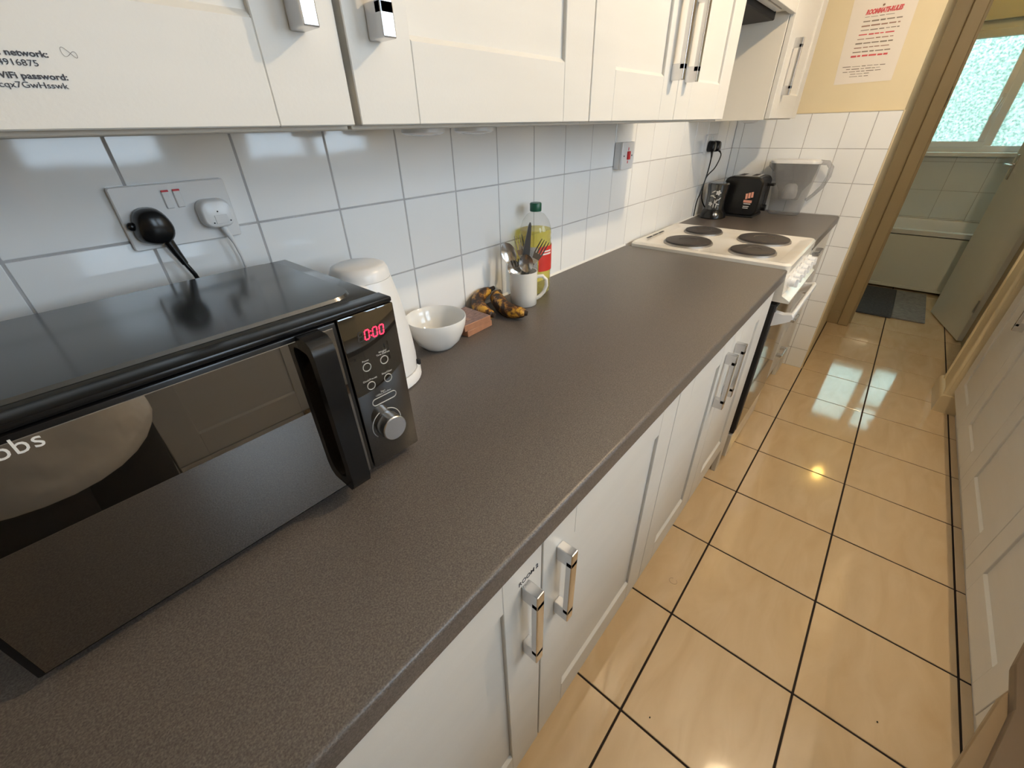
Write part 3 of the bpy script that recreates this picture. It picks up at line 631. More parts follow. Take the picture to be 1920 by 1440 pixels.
cb = [(0.148, -0.026, 1.224), (0.1525, -0.027, 1.205), (0.157, -0.0275, 1.188), (0.163, -0.028, 1.170), (0.168, -0.028, 1.14), (0.17, -0.03, 1.05), (0.172, -0.035, 0.95)]
part('strain_relief', MB().tube(cb[:3], [0.0075, 0.0058, 0.0045], 10), 'blackplastic', pg, 60)
part('cable', MB().tube(cb[2:], 0.0033, 8), 'blackplastic', pg, 60)
pw = thing('plug', 'white moulded plug in the right half of the double socket', 'plug', (0.225, -0.02, 1.25))
a = rrect(0.2015, 0.2475, 1.2315, 1.2735, 0.014, 5)
cxx, czz = 0.2245, 1.2525
part('plug_body', MB().loft([[(cxx+(x-cxx)*k, y, czz+(z-czz)*k) for x, z in a] for y, k in ((-0.0112, .96), (-0.014, 1.0), (-0.028, .98), (-0.034, .9), (-0.0352, .8))]), 'whiteplastic', pw, 50)
part('fuse_cover', MB().box(0.218, 0.236, -0.0362, -0.035, 1.238, 1.251, 0.0004), 'socket', pw)
part('screw', MB().cyl((0.2245, -0.035, 1.256), (0.2245, -0.0358, 1.256), 0.0011, 8), 'dark', pw)
part('screw', MB().cyl((0.215, -0.035, 1.240), (0.215, -0.0358, 1.240), 0.0011, 8), 'dark', pw)
part('screw', MB().cyl((0.239, -0.035, 1.241), (0.239, -0.0358, 1.241), 0.0011, 8), 'dark', pw)
cb = [(0.2285, -0.022, 1.232), (0.231, -0.022, 1.222), (0.236, -0.021, 1.205), (0.240, -0.021, 1.18), (0.241, -0.022, 1.15), (0.243, -0.03, 1.05), (0.246, -0.035, 0.95)]
part('strain_relief', MB().tube(cb[:3], [0.0055, 0.0042, 0.003], 10), 'whiteplastic', pw, 60)
part('cable', MB().tube(cb[2:], 0.0027, 8), 'whiteplastic', pw, 60)

sw = thing('cooker_switch', 'white square cooker switch with red rocker on the tiles', 'switch', (1.59, 0, 1.26))
part('back_box', MB().box(1.5455, 1.6315, -0.026, -0.0005, 1.2165, 1.3025, 0.003, 2), 'socket', sw)
part('faceplate', faceplate(1.5445, 1.6325, 1.2155, 1.3035, -0.0262, -0.034), 'socket', sw, 40)
part('rocker_switch', MB().box(1.581, 1.599, -0.040, -0.0335, 1.247, 1.274, 0.002, 2), 'red', sw)
part('neon_marker', MB().box(1.587, 1.592, -0.0348, -0.0335, 1.276, 1.286, 0.0005), 'red', sw)
part('neon_marker', MB().box(1.587, 1.592, -0.0348, -0.0335, 1.235, 1.244, 0.0005), 'red', sw)
for x in (1.559, 1.618): part('screw', MB().cyl((x, -0.0335, 1.2595), (x, -0.0350, 1.2595), 0.0028, 10), 'dark', sw)

s2 = thing('double_socket', 'white double wall socket in the corner above the toaster', 'socket', (2.545, 0, 1.262))
part('faceplate', faceplate(2.471, 2.619, 1.218, 1.305), 'socket', s2, 40)
for x in (2.534, 2.553): part('rocker_switch', MB().box(x-.005, x+.005, -0.014, -0.0105, 1.270, 1.294, 0.001), 'socket', s2)
for nm, x, z, path in (('left', 2.505, 1.252, [(2.509, -0.03, 1.236), (2.512, -0.034, 1.20), (2.510, -0.030, 1.12), (2.490, -0.022, 1.04), (2.480, -0.015, 0.99), (2.478, -0.014, 0.92)]),
                       ('right', 2.582, 1.250, [(2.588, -0.03, 1.236), (2.603, -0.045, 1.222), (2.606, -0.05, 1.20), (2.585, -0.04, 1.15), (2.54, -0.018, 1.10), (2.56, -0.012, 1.0), (2.63, -0.03, 0.93)])):
    q = thing('plug', 'black plug in the %s half of the corner socket' % nm, 'plug', (x, -0.02, z))
    plug(x, z, -0.0112, -0.045, 'blackplastic', q)
    P = [Vector(v) for v in path]; sm = []
    for i in range(len(P)-1):
        p0, p1, p2, p3 = P[max(i-1, 0)], P[i], P[i+1], P[min(i+2, len(P)-1)]
        for k in range(6):
            u = k/6; sm.append(0.5*((2*p1)+(-p0+p2)*u+(2*p0-5*p1+4*p2-p3)*u*u+(-p0+3*p1-3*p2+p3)*u**3))
    sm.append(P[-1])
    part('strain_relief', MB().tube(sm[:7], [0.0075-0.0006*i for i in range(7)], 8), 'blackplastic', q, 60)
    part('cable', MB().tube(sm[4:], 0.0032, 8), 'blackplastic', q, 60)

# ================================================================== KETTLE
kt = thing('kettle', 'white jug kettle standing between the microwave and the bowl', 'kettle', (0.385, -0.13, 0.91))
KX, KY = 0.382, -0.130
part('power_base', MB().lathe((KX, KY, 0.91), [(0.084, 0.0004), (0.088, 0.004), (0.088, 0.018), (0.083, 0.024)], 48), 'whiteplastic', kt, 40)
rings = []; n = 48
for z, r, dx in ((0.026, .082, 0), (0.05, .0825, 0), (0.09, .079, .001), (0.13, .0735, .002), (0.17, .066, .004), (0.20, .059, .005), (0.217, .0545, .006)):
    rings.append([(KX+dx+r*math.cos(2*PI*i/n)*1.0, KY+r*math.sin(2*PI*i/n), 0.91+z) for i in range(n)])
bd = part('jug_body', MB().loft(rings), 'whiteplastic', kt, 50)
rings = []
for z, r, dx in ((0.2175, .0540, .006), (0.230, .0525, .006), (0.239, .0485, .006), (0.2425, .040, .006), (0.2435, .02, .006)):
    rings.append([(KX+dx+r*math.cos(2*PI*i/n), KY+r*math.sin(2*PI*i/n), 0.91+z) for i in range(n)])
part('lid', MB().loft(rings), 'whiteplastic', kt, 50)
part('lid_button', MB().sphere((KX-0.020, KY-0.045, 1.118), 0.013, 10, (1.3, 0.8, .8)), 'whiteplastic', kt, 60)
hp = []
for r_, z_ in ((0.050, 1.112), (0.074, 1.106), (0.086, 1.075), (0.093, 1.01), (0.096, 0.965), (0.080, 0.948)):
    hp.append((KX+0.004+r_*math.cos(0.50), KY+r_*math.sin(0.50), z_))
part('handle', MB().tube(hp, [0.009]*6, 12), 'whiteplastic', kt, 60)
part('switch', MB().box(KX+0.058, KX+0.064, KY-0.066, KY-0.058, 0.940, 0.952, 0.001), 'dark', kt)

# ================================================================== BOWL, BOX, BANANAS, MUG, BOTTLE
BX, BY = 0.566, -0.1075
part_b = part('bowl', MB().lathe((BX, BY, 0.91), [(0.030, 0.0004), (0.038, 0.001), (0.042, 0.006), (0.053, 0.017), (0.062, 0.036), (0.069, 0.056), (0.0715, 0.073), (0.0705, 0.0755), (0.0685, 0.0745), (0.066, 0.056), (0.058, 0.037), (0.046, 0.021), (0.028, 0.012), (0.008, 0.010)], 56), 'ceramic', None, 60)
tag(part_b, 'white round porcelain bowl beside the kettle', 'bowl')
def rbox(cx, cy, z0, z1, w, d, ang, bev=0.001):
    m = Matrix.Translation((cx, cy, 0)) @ Matrix.Rotation(ang, 4, 'Z')
    return MB().box(-w/2, w/2, -d/2, d/2, z0, z1, bev).xf(m)
for nm, z0, z1, dx, an in (('lower of two flat brown chocolate boxes next to the bowl', 0.9101, 0.9255, 0.0, 0.04), ('upper of two flat brown chocolate boxes next to the bowl', 0.9257, 0.942, -0.004, -0.02)):
    t = thing('chocolate_box', nm, 'box', (0.684, -0.085, z0), 'flat brown boxes by the bowl')
    part('carton', rbox(0.684+dx, -0.083, z0, z1, 0.092, 0.098, an), 'chocside', t)
    part('printed_lid', rbox(0.684+dx, -0.083, z1-0.0006, z1+0.0005, 0.089, 0.095, an, 0.0003), 'choc', t)
    part('lettering', rbox(0.684+dx-0.012, -0.083, z1+0.0004, z1+0.0008, 0.012, 0.06, an, 0.0), 'brownink', t)
def banana(label, pts, r):
    t = thing('banana', label, 'banana', (pts[2][0], pts[2][1], 0.91), 'overripe bananas by the mug')
    P = [Vector(p) for p in pts]; sm = []; rad = []
    for i in range(len(P)-1):
        p0, p1, p2, p3 = P[max(i-1, 0)], P[i], P[i+1], P[min(i+2, len(P)-1)]
        for k in range(5):
            u = k/5; sm.append(0.5*((2*p1)+(-p0+p2)*u+(2*p0-5*p1+4*p2-p3)*u*u+(-p0+3*p1-3*p2+p3)*u**3))
    sm.append(P[-1]); n = len(sm)
    for i in range(n):
        u = i/(n-1); rad.append(r*(0.34+0.66*min(1, math.sin(PI*min(max(u*0.92+0.06, 0), 1))**0.55*1.05)))
    part('fruit', MB().tube(sm, rad, 7), 'banana', t, 70)
    part('tip', MB().tube([sm[-1], sm[-1]+(sm[-1]-sm[-2]).normalized()*0.007], [r*0.42, r*0.30], 8), 'stem', t, 60)
    part('stalk', MB().tube([sm[0]+(sm[0]-sm[1]).normalized()*0.022, sm[0]], [r*0.30, r*0.42], 8), 'stem', t, 60)
banana('near overripe banana with a yellow end in front of the mug', [(0.862, -0.034, 0.940), (0.836, -0.052, 0.940), (0.814, -0.086, 0.935), (0.803, -0.122, 0.932), (0.805, -0.152, 0.931), (0.814, -0.176, 0.930)], 0.0212)
banana('darker overripe banana between the boxes and the mug', [(0.835, -0.022, 0.955), (0.803, -0.022, 0.950), (0.775, -0.034, 0.940), (0.760, -0.062, 0.932), (0.752, -0.088, 0.930), (0.754, -0.112, 0.928)], 0.0195)

MX, MY = 0.9065, -0.0960
mg = thing('mug', 'white mug filled with cutlery in front of the oil bottle', 'mug', (MX, MY, 0.91))
part('cup', MB().lathe((MX, MY, 0.91), [(0.034, 0.0), (0.0375, 0.002), (0.039, 0.03), (0.0395, 0.097), (0.0388, 0.0995), (0.0368, 0.099), (0.036, 0.03), (0.033, 0.008), (0.005, 0.007)], 40), 'mug', mg, 60)
hx, hy = math.cos(-0.75), math.sin(-0.75)
hp = []
for r, z in ((0.037, 0.080), (0.055, 0.081), (0.066, 0.070), (0.067, 0.052), (0.060, 0.034), (0.048, 0.021), (0.037, 0.015)):
    hp.append((MX+hx*r, MY+hy*r, 0.91+z))
part('handle', MB().tube(hp, [0.0055]*7, 10), 'mug', mg, 70)
def utensil(kind, label, foot, head, twist=0.0):
    f, h = Vector(foot), Vector(head); d = (h-f).normalized(); L = (h-f).length
    side = d.cross(Vector((math.cos(twist), math.sin(twist), 0.15))).normalized(); nrm = side.cross(d).normalized()
    t = thing(kind, label, kind.split('_')[-1], foot, 'cutlery in the white mug')
    def P(u, s, n): return f+d*u+side*s+nrm*n
    def flat(rows, th=0.0011):
        return MB().loft([[P(u, -w, c-th), P(u, w, c-th), P(u, w, c+th), P(u, -w, c+th)] for u, w, c in rows])
    hl = L*0.64
    if kind == 'knife':
        part('blade', flat([(0.0, .0008, 0), (L*.03, .005, 0), (L*.2, .008, 0), (L*.42, .007, 0)], 0.0007), 'cutlery', t)
        part('handle', MB().loft([[P(u, -w, -h_), P(u, w, -h_), P(u, w, h_), P(u, -w, h_)] for u, w, h_ in ((L*.40, .006, .004), (L*.52, .0105, .006), (L*.66, .0095, .006), (L*.85, .006, .005), (L*.97, .0040, .004), (L, .0018, .002))]), 'greyhandle', t)
        return
    part('handle', flat([(0, .006, 0), (hl*.4, .0042, 0), (hl*.8, .003, 0), (hl, .0032, .0012)]), 'cutlery', t)
    if kind == 'spoon':
        bowl = MB(); R = []
        for i in range(9):
            u = i/8; w = 0.0200*math.sqrt(max(1-(2*u-1)**2, 0.03)); c = -0.006*math.sin(PI*u)
            uu = hl+(L-hl)*u
            R.append([P(uu, -w, 0.001), P(uu, -w*.5, c*.8), P(uu, 0, c), P(uu, w*.5, c*.8), P(uu, w, 0.001), P(uu, w*.5, c*.8+.0014), P(uu, 0, c+.0014), P(uu, -w*.5, c*.8+.0014)])
        part('spoon_bowl', bowl.loft(R), 'cutlery', t, 60)
    else:
        part('fork_palm', flat([(hl, .0032, .0012), (hl+(L-hl)*.18, .010, -.002), (hl+(L-hl)*.40, .0125, -.003)]), 'cutlery', t)
        for k in range(4):
            s = -0.0108+k*0.0072; ua, ub = hl+(L-hl)*.38, L
            part('tine', MB().loft([[P(u, s-w, c-.0008), P(u, s+w, c-.0008), P(u, s+w, c+.0008), P(u, s-w, c+.0008)] for u, w, c in ((ua, .0019, -.003), ((ua+ub)/2, .0017, -.002), (ub, .0008, .002))]), 'cutlery', t)
utensil('spoon', 'spoon leaning left in the cutlery mug', (0.915, -0.105, 0.921), (0.884, -0.046, 1.084), -2.3)
utensil('knife', 'dark grey knife handle standing tall in the cutlery mug', (0.912, -0.078, 0.921), (0.906, -0.121, 1.142), -2.4)
utensil('fork', 'fork leaning right with tines up in the cutlery mug', (0.890, -0.070, 0.921), (0.926, -0.158, 1.098), -2.4)
utensil('spoon', 'dark bowled spoon low in the middle of the cutlery mug', (0.905, -0.115, 0.921), (0.896, -0.112, 1.060), -2.5)
utensil('fork', 'short fork low in the middle of the cutlery mug', (0.922, -0.075, 0.921), (0.880, -0.094, 1.050), -2.4)
utensil('spoon', 'small spoon pointing at the tiles in the cutlery mug', (0.920, -0.118, 0.921), (0.874, -0.074, 1.040), -2.0)
utensil('fork', 'thin fork at the back of the cutlery mug', (0.925, -0.105, 0.921), (0.929, -0.058, 1.098), -2.4)

OX, OY = 1.016, -0.053
ob = thing('oil_bottle', 'tall bottle of yellow cooking oil with green cap against the tiles', 'bottle', (OX, OY, 0.91))
part('bottle', MB().lathe((OX, OY, 0.91), [(0.0348, 0.0), (0.0441, 0.003), (0.0470, 0.012), (0.0470, 0.06), (0.0481, 0.075), (0.0481, 0.150), (0.0464, 0.158), (0.0478, 0.164), (0.0464, 0.172), (0.0476, 0.180), (0.0464, 0.192), (0.0394, 0.214), (0.0255, 0.232), (0.0135, 0.238), (0.0135, 0.246)], 40, True, False), 'pet', ob, 50)
part('oil', MB().lathe((OX, OY, 0.91), [(0.0336, 0.002), (0.0423, 0.005), (0.0452, 0.013), (0.0452, 0.06), (0.0462, 0.075), (0.0462, 0.150), (0.0447, 0.158), (0.0459, 0.164), (0.0447, 0.172), (0.0457, 0.180), (0.0447, 0.1915), (0.0010, 0.1915)], 40), 'oil', ob, 50)
part('cap', MB().lathe((OX, OY, 0.91), [(0.0165, 0.240), (0.0170, 0.242), (0.0170, 0.260), (0.0155, 0.2625)], 28), 'green', ob, 40)
def arc_label(r, a0, a1, z0, z1, n=16):
    return MB().loft([[(OX+r*math.cos(a), OY+r*math.sin(a), z0), (OX+r*math.cos(a), OY+r*math.sin(a), z1), (OX+(r-.0004)*math.cos(a), OY+(r-.0004)*math.sin(a), z1), (OX+(r-.0004)*math.cos(a), OY+(r-.0004)*math.sin(a), z0)] for a in [a0+(a1-a0)*i/n for i in range(n+1)]])
part('back_label', arc_label(0.0488, math.radians(140), math.radians(226), 0.985, 1.058), 'labelwhite', ob, 50)
part('front_label', arc_label(0.0488, math.radians(229), math.radians(330), 0.985, 1.058), 'labelred', ob, 50)
for zz in (1.044, 1.036): part('lettering', arc_label(0.0491, math.radians(244), math.radians(284), zz-.0022, zz+.0022, 8), 'printwhite', ob)

# ================================================================== COOKER
ck = thing('cooker', 'white freestanding electric cooker with four dark hot plates', 'cooker', (1.98, -0.3, 0))
CX0, CX1 = 1.728, 2.224; CF = -0.60
part('body', MB().box(CX0+0.002, CX1-0.002, CF, -0.02, 0.02, 0.895, 0.003), 'enamel', ck)
# hob: rim, recessed deck
hob = MB(); A = rrect(CX0, CX1, -0.632, -0.018, 0.022, 5)
def off(k): return rrect(CX0+k, CX1-k, -0.632+k, -0.018-k, max(0.022-k*0.3, 0.012), 5)
hob.loft([[(x, y, 0.893) for x, y in A], [(x, y, 0.919) for x, y in A], [(x, y, 0.926) for x, y in off(0.006)], [(x, y, 0.926) for x, y in off(0.016)], [(x, y, 0.9185) for x, y in off(0.045)]])
hb_ = part('hob', hob, 'enamel', ck, 40)
for x, y, r, nm in ((1.872, -0.215, 0.092, ''), (2.112, -0.195, 0.078, ''), (2.090, -0.458, 0.097, ''), (1.862, -0.472, 0.079, '')):
    pl = part('hot_plate', MB().lathe((x, y, 0.9185), [(r, 0.004), (r, 0.0125), (r-0.006, 0.0145), (r*0.42, 0.0145), (r*0.40, 0.0125), (r*0.2, 0.012)], 48), 'castiron', ck, 30)
    part('plate_ring', MB().lathe((x, y, 0.9185), [(r+0.007, 0.0), (r+0.006, 0.0065), (r+0.0005, 0.0075), (r+0.0005, 0.0)], 48, False, False), 'platering', pl, 50)
for i in range(3): part('vent_slot', MB().box(1.83+i*0.062, 1.88+i*0.062, -0.052, -0.045, 0.9255, 0.9268), 'dark', ck)
# control panel with lip
cpn = part('control_panel', MB().prism([(CF, 0.897), (-0.626, 0.893), (-0.634, 0.812), (-0.662, 0.797), (-0.662, 0.788), (CF, 0.788)], 0, CX0+0.003, CX1-0.003), 'enamel', ck)
for i in range(6):
    x = 1.80+i*0.072; z = 0.850
    k = part('knob', MB().cyl((x, -0.628, z), (x, -0.640, z-.001), 0.021, 24).cyl((x, -0.640, z-.001), (x, -0.654, z-.002), 0.017, 24, 0.0155), 'whiteplastic', cpn, 40)
    part('grip', MB().box(x-0.004, x+0.004, -0.664, -0.652, z-0.018, z+0.014, 0.002), 'whiteplastic', k)
od = part('oven_door', MB().box(CX0+0.004, CX1-0.004, -0.626, CF, 0.165, 0.775, 0.004, 2), 'dark', ck)
part('glass', MB().box(CX0+0.012, CX1-0.012, -0.630, -0.625, 0.185, 0.765, 0.002), 'ovenglass', od)
hd = MB()
for x in (CX0+0.012, CX1-0.042):
    hd.prism([(-0.628, 0.745), (-0.628, 0.690), (-0.648, 0.700), (-0.685, 0.722), (-0.690, 0.738), (-0.683, 0.748), (-0.655, 0.742)], 0, x, x+0.030)
hd.box(CX0+0.02, CX1-0.02, -0.691, -0.676, 0.724, 0.748, 0.005, 2)
part('handle', hd, 'whiteplastic', od)
part('bottom_drawer', MB().box(CX0+0.004, CX1-0.004, -0.624, CF, 0.03, 0.158, 0.004, 2), 'enamel', ck)
part('side_gap_shade', MB().box(1.6905, 1.7275, -0.598, -0.585, 0.02, 0.868), 'dark', ck)  # dark sheet added in the gap; its colour stands in for shade

# ================================================================== BEYOND THE COOKER
gr = thing('coffee_grinder', 'black kitchen gadget with white flower print beside the toaster', 'appliance', (2.53, -0.082, 0.91))
gx, gy = 2.552, -0.090
part('base', MB().lathe((gx, gy, 0.91), [(0.060, 0.0), (0.066, 0.004), (0.064, 0.022), (0.052, 0.040), (0.047, 0.046)], 36), 'blackplastic', gr, 40)
part('body', MB().lathe((gx, gy, 0.91), [(0.047, 0.045), (0.046, 0.10), (0.052, 0.155), (0.054, 0.168), (0.050, 0.174)], 36), 'mwtop', gr, 40)
part('button', MB().sphere((gx-0.052, gy-0.028, 0.932), 0.014, 10), 'chrome', gr, 60)
def on_body(a, z, r=0.0500): return (gx+r*math.cos(a), gy+r*math.sin(a), z)
fl = MB()
def petal(mb, a, z, da, dz, rot, k=1.0):
    pts = []
    for i in range(10):
        t = 2*PI*i/10; u = da*math.cos(t); v = dz*math.sin(t)
        uu = u*math.cos(rot)-v*math.sin(rot); vv = u*math.sin(rot)+v*math.cos(rot)
        pts.append((a+uu/0.05, z+vv))
    mb.loft([[on_body(p, q, 0.0478+0.006*(q-0.955)/0.12) for p, q in pts], [on_body(p, q, 0.0486+0.006*(q-0.955)/0.12) for p, q in pts]])
for k in range(5): petal(fl, 3.55+0.14*math.cos(k*1.26), 1.040+0.007*math.sin(k*1.26), 0.006, 0.0045, k*1.26)
for k in range(5): petal(fl, 2.95+0.12*math.cos(k*1.26), 0.985+0.006*math.sin(k*1.26), 0.006, 0.0045, k*1.26)
for a_, z_, r_ in ((3.1, 1.045, .5), (3.2, 1.02, -.5), (3.75, 1.01, .8), (3.5, 1.0, 1.2), (3.35, 0.995, 1.5), (3.0, 1.025, .2), (3.65, 0.985, -.3), (3.3, 0.975, 1.6), (3.55, 0.975, 1.5)): petal(fl, a_, z_, 0.011, 0.0025, r_)
part('flower_print', fl, 'print', gr)

to = thing('toaster', 'black two slot toaster with pink bread picture in the corner', 'toaster', (2.74, -0.19, 0.91))
tx0, tx1, ty0, ty1, tz0, tz1 = 2.625, 2.808, -0.285, -0.095, 0.922, 1.108
R = []
for x, sh in ((tx0, 0.006), (tx0+0.008, 0.0), (tx1-0.008, 0.0), (tx1, 0.006)):
    q = rrect(ty0+sh, ty1-sh, tz0+sh, tz1-sh, 0.03, 6); R.append([(x, y, z) for y, z in q])
part('casing', MB().loft(R), 'blackplastic', to, 40)
part('crumb_base', MB().box(tx0+.01, tx1-.01, ty0+.012, ty1-.012, 0.9102, 0.924, 0.003), 'blackrubber', to)
part('top_plate', MB().box(tx0+0.03, tx1-0.03, ty0+0.035, ty1-0.035, tz1-0.002, tz1+0.004, 0.003, 2), 'steel', to)
for y in (-0.222, -0.160): part('bread_slot', MB().box(tx0+0.045, tx1-0.045, y-.013, y+.013, tz1+0.003, tz1+0.0046), 'dark', to)
part('lever_track', MB().box(2.735, 2.745, ty0-0.001, ty0+0.004, 0.965, 1.075), 'dark', to)
part('lever', MB().box(2.722, 2.760, ty0-0.032, ty0+0.002, 1.062, 1.074, 0.003, 2), 'blackplastic', to)
part('browning_dial', MB().cyl((2.74, ty0+0.002, 0.952), (2.74, ty0-0.016, 0.952), 0.016, 24), 'blackplastic', to, 40)
xf = tx0-0.0005
st = MB()
for k in range(3):  # bread slices
    y = -0.222-k*0.013; z = 1.018+k*0.0045
    st.loft([[(xf, y-.0052, z-.013), (xf, y+.0052, z-.015), (xf, y+.0078, z+.011), (xf, y-.0026, z+.014)], [(xf-.0005, y-.0052, z-.013), (xf-.0005, y+.0052, z-.015), (xf-.0005, y+.0078, z+.011), (xf-.0005, y-.0026, z+.014)]])
part('bread_picture', st, 'orangeprint', to)
part('sticker_band', MB().box(xf-.0005, xf, -0.252, -0.211, 0.986, 0.999), 'orangeprint', to)
part('sticker_text', MB().box(xf-.0005, xf, -0.248, -0.214, 0.9785, 0.983).box(xf-.0005, xf, -0.243, -0.214, 0.966, 0.970).box(xf-.0005, xf, -0.240, -0.214, 0.958, 0.962), 'print', to)

jg = thing('water_jug', 'clear plastic water filter jug with white lid beside the toaster', 'jug', (2.872, -0.375, 0.91))
def jrings(prof, n=28, e=1.0):
    out = []
    for z, y0, y1, hx in prof:
        q = rrect(2.872-hx, 2.872+hx, y0, y1, min(hx, (y1-y0)/2)*0.62, 5); out.append([(x, y, 0.91+z) for x, y in q])
    return out
part('jug_body', MB().loft(jrings([(0.0005, -0.440, -0.300, 0.045), (0.006, -0.447, -0.295, 0.050), (0.10, -0.458, -0.288, 0.054), (0.20, -0.470, -0.268, 0.058), (0.252, -0.474, -0.252, 0.057)]), True, False), 'jug', jg, 50)
part('base_band', MB().loft(jrings([(0.010, -0.4475, -0.2945, 0.0505), (0.040, -0.4515, -0.293, 0.0520)]), False, False), 'whiteplastic', jg, 50) if False else None
part('funnel', MB().loft(jrings([(0.075, -0.420, -0.325, 0.034), (0.12, -0.428, -0.318, 0.040), (0.16, -0.455, -0.292, 0.050), (0.248, -0.468, -0.262, 0.056)]), True, False), 'jugin', jg, 50)
part('filter_cartridge', MB().lathe((2.872, -0.372, 0.91), [(0.030, 0.080), (0.036, 0.088), (0.036, 0.118), (0.032, 0.128), (0.031, 0.140), (0.020, 0.152)], 28), 'whiteplastic', jg, 40)
part('lid', MB().loft(jrings([(0.252, -0.478, -0.248, 0.058), (0.262, -0.479, -0.246, 0.058), (0.268, -0.470, -0.255, 0.055)])), 'whiteplastic', jg, 40)
part('spout', MB().loft([[(2.852, -0.268, 1.12), (2.892, -0.268, 1.12), (2.892, -0.262, 1.165), (2.852, -0.262, 1.165)], [(2.864, -0.238, 1.145), (2.8728, -0.238, 1.145), (2.8728, -0.236, 1.165), (2.864, -0.236, 1.165)]]), 'jug', jg)
part('handle', MB().tube([(2.872, -0.470, 1.168), (2.872, -0.505, 1.166), (2.872, -0.524, 1.145), (2.872, -0.526, 1.105), (2.872, -0.512, 1.055), (2.872, -0.485, 1.015), (2.872, -0.458, 0.985)], [0.012, 0.012, 0.012, 0.011, 0.010, 0.009, 0.008], 10), 'jugin', jg, 60)

# poster on the end wall: right on the wall is -y as seen from the room
ps = thing('poster', 'white paper sheet of roommate rules pinned to the yellow wall', 'poster', (XE, -0.515, 1.65))
px_ = XE+0.0072
E1 = Vector((0, -1, 0)); 
sh = MB().loft([[(px_, -0.408, 1.498), (px_, -0.630, 1.503), (px_, -0.622, 1.815), (px_, -0.386, 1.815)], [(px_-.0008, -0.408, 1.498), (px_-.0008, -0.630, 1.503), (px_-.0008, -0.622, 1.815), (px_-.0008, -0.386, 1.815)]])
pp = part('sheet', sh, 'paper', ps)
xx = px_-0.0011
text('lettering', 'ROOMMATE-RULES', 0.0225, 'redink', pp, (xx, -0.4470, 1.756), (0, -1, 0.02), (0, 0, 1), shear=0.25, bold=0.0016, wide=0.66)
rnd = random.Random(3)
def words(z, y0, y1, m, th):
    b = MB(); y = y0
    while y < y1-0.006:
        w = min(rnd.uniform(0.012, 0.034), y1-y)
        b.box(xx-.0002, xx+.0002, -(y+w), -y, z-th/2+rnd.uniform(-.0006, .0006), z+th/2+rnd.uniform(-.0006, .0006)); y += w+rnd.uniform(0.003, 0.006)
    part('printed_line', b, m, pp)
for i, (y0, y1, m, th) in enumerate(((0.448, 0.56, 'greyink', .0018), (0.447, 0.588, 'greyink', .0045), (0.446, 0.585, 'brownink', .005), (0.448, 0.588, 'greyink', .003), (0.446, 0.580, 'redink', .0045), (0.446, 0.580, 'brownink', .003), (0.444, 0.582, 'greyink', .005), (0.444, 0.585, 'brownink', .003), (0.444, 0.584, 'greyink', .004), (0.442, 0.580, 'redink', .0065))):
    words(1.747-i*0.0158, y0, y1, m, th)
for i, (y0, y1) in enumerate(((0.423, 0.590), (0.440, 0.570), (0.430, 0.580), (0.462, 0.535), (0.462, 0.535))): words(1.566-i*0.0098, y0, y1, 'greyink', .0026)
part('pin', MB().sphere((XE+0.004, -0.505, 1.783), 0.004, 8), 'brownink', ps, 60)

# ================================================================== BATHROOM
bt = thing('bathtub', 'white bathtub with pale side panel below the frosted window', 'bathtub', (5.45, -1.1, 0))
part('side_panel', MB().box(5.11, 5.125, -1.95, -0.2, 0.03, 0.475, 0.003).box(5.104, 5.112, -1.95, -0.2, 0.02, 0.045, 0.002), 'bathpanel', bt)
o_ = rrect(5.095, WX-0.002, -1.945, -0.205, 0.03, 4); i1 = rrect(5.16, WX-0.07, -1.87, -0.28, 0.12, 4); i2 = rrect(5.23, WX-0.14, -1.75, -0.40, 0.12, 4)
part('tub', MB().loft([[(x, y, 0.485) for x, y in o_], [(x, y, 0.520) for x, y in o_], [(x, y, 0.522) for x, y in i1], [(x, y, 0.16) for x, y in i2]], False, True), 'bathenamel', bt, 40)
bm_ = thing('bath_mat', 'grey striped bath mat on the bathroom floor before the bath', 'mat', (4.7, -1.07, 0))
part('dark_half', MB().box(4.25, 5.06, -1.10, -0.83, 0.001, 0.014, 0.005, 2), 'matdark', bm_)
part('light_half', MB().box(4.27, 5.06, -1.305, -1.10, 0.001, 0.013, 0.005, 2), 'matlight', bm_)
bd = thing('bathroom_door', 'grey white bathroom door standing open into the bathroom', 'door', (4.02, -1.49, 0))
ang = math.atan2(-1.335+1.475, 4.59-4.02)
mt = Matrix.Translation((4.02, -1.475, 0)) @ Matrix.Rotation(ang, 4, 'Z')
part('leaf', MB().box(0, 0.585, -0.04, 0.0, 0.008, 1.985, 0.002).xf(mt), 'doorpaint', bd)
part('lever_handle', MB().box(0.515, 0.545, -0.001, 0.008, 0.98, 1.13, 0.003).tube([(0.53, 0.006, 1.07), (0.53, 0.05, 1.07), (0.50, 0.055, 1.07), (0.42, 0.052, 1.068)], 0.008, 8).xf(mt), 'chrome', bd, 40)
part('hinge', MB().box(-0.006, 0.012, -0.002, 0.004, 0.22, 0.30).box(-0.006, 0.012, -0.002, 0.004, 1.62, 1.70).xf(mt), 'steel', bd)
bl = thing('ceiling_lamp', 'small warm ceiling lamp in the bathroom', 'lamp', (5.2, -1.195, 2.4))
M['bathbulb'] = mat('warm_opal_glass', (0.8, 0.6, 0.25), 0.4, emit=(1.0, 0.62, 0.14), estr=BATH_LAMP, bump=0.01)
part('rose', MB().lathe((5.2, -1.195, 2.36), [(0.08, 0.04), (0.08, 0.025), (0.07, 0.02)], 28), 'whiteplastic', bl, 40)
part('globe', MB().sphere((5.2, -1.195, 2.31), 0.055, 14), 'bathbulb', bl, 80)

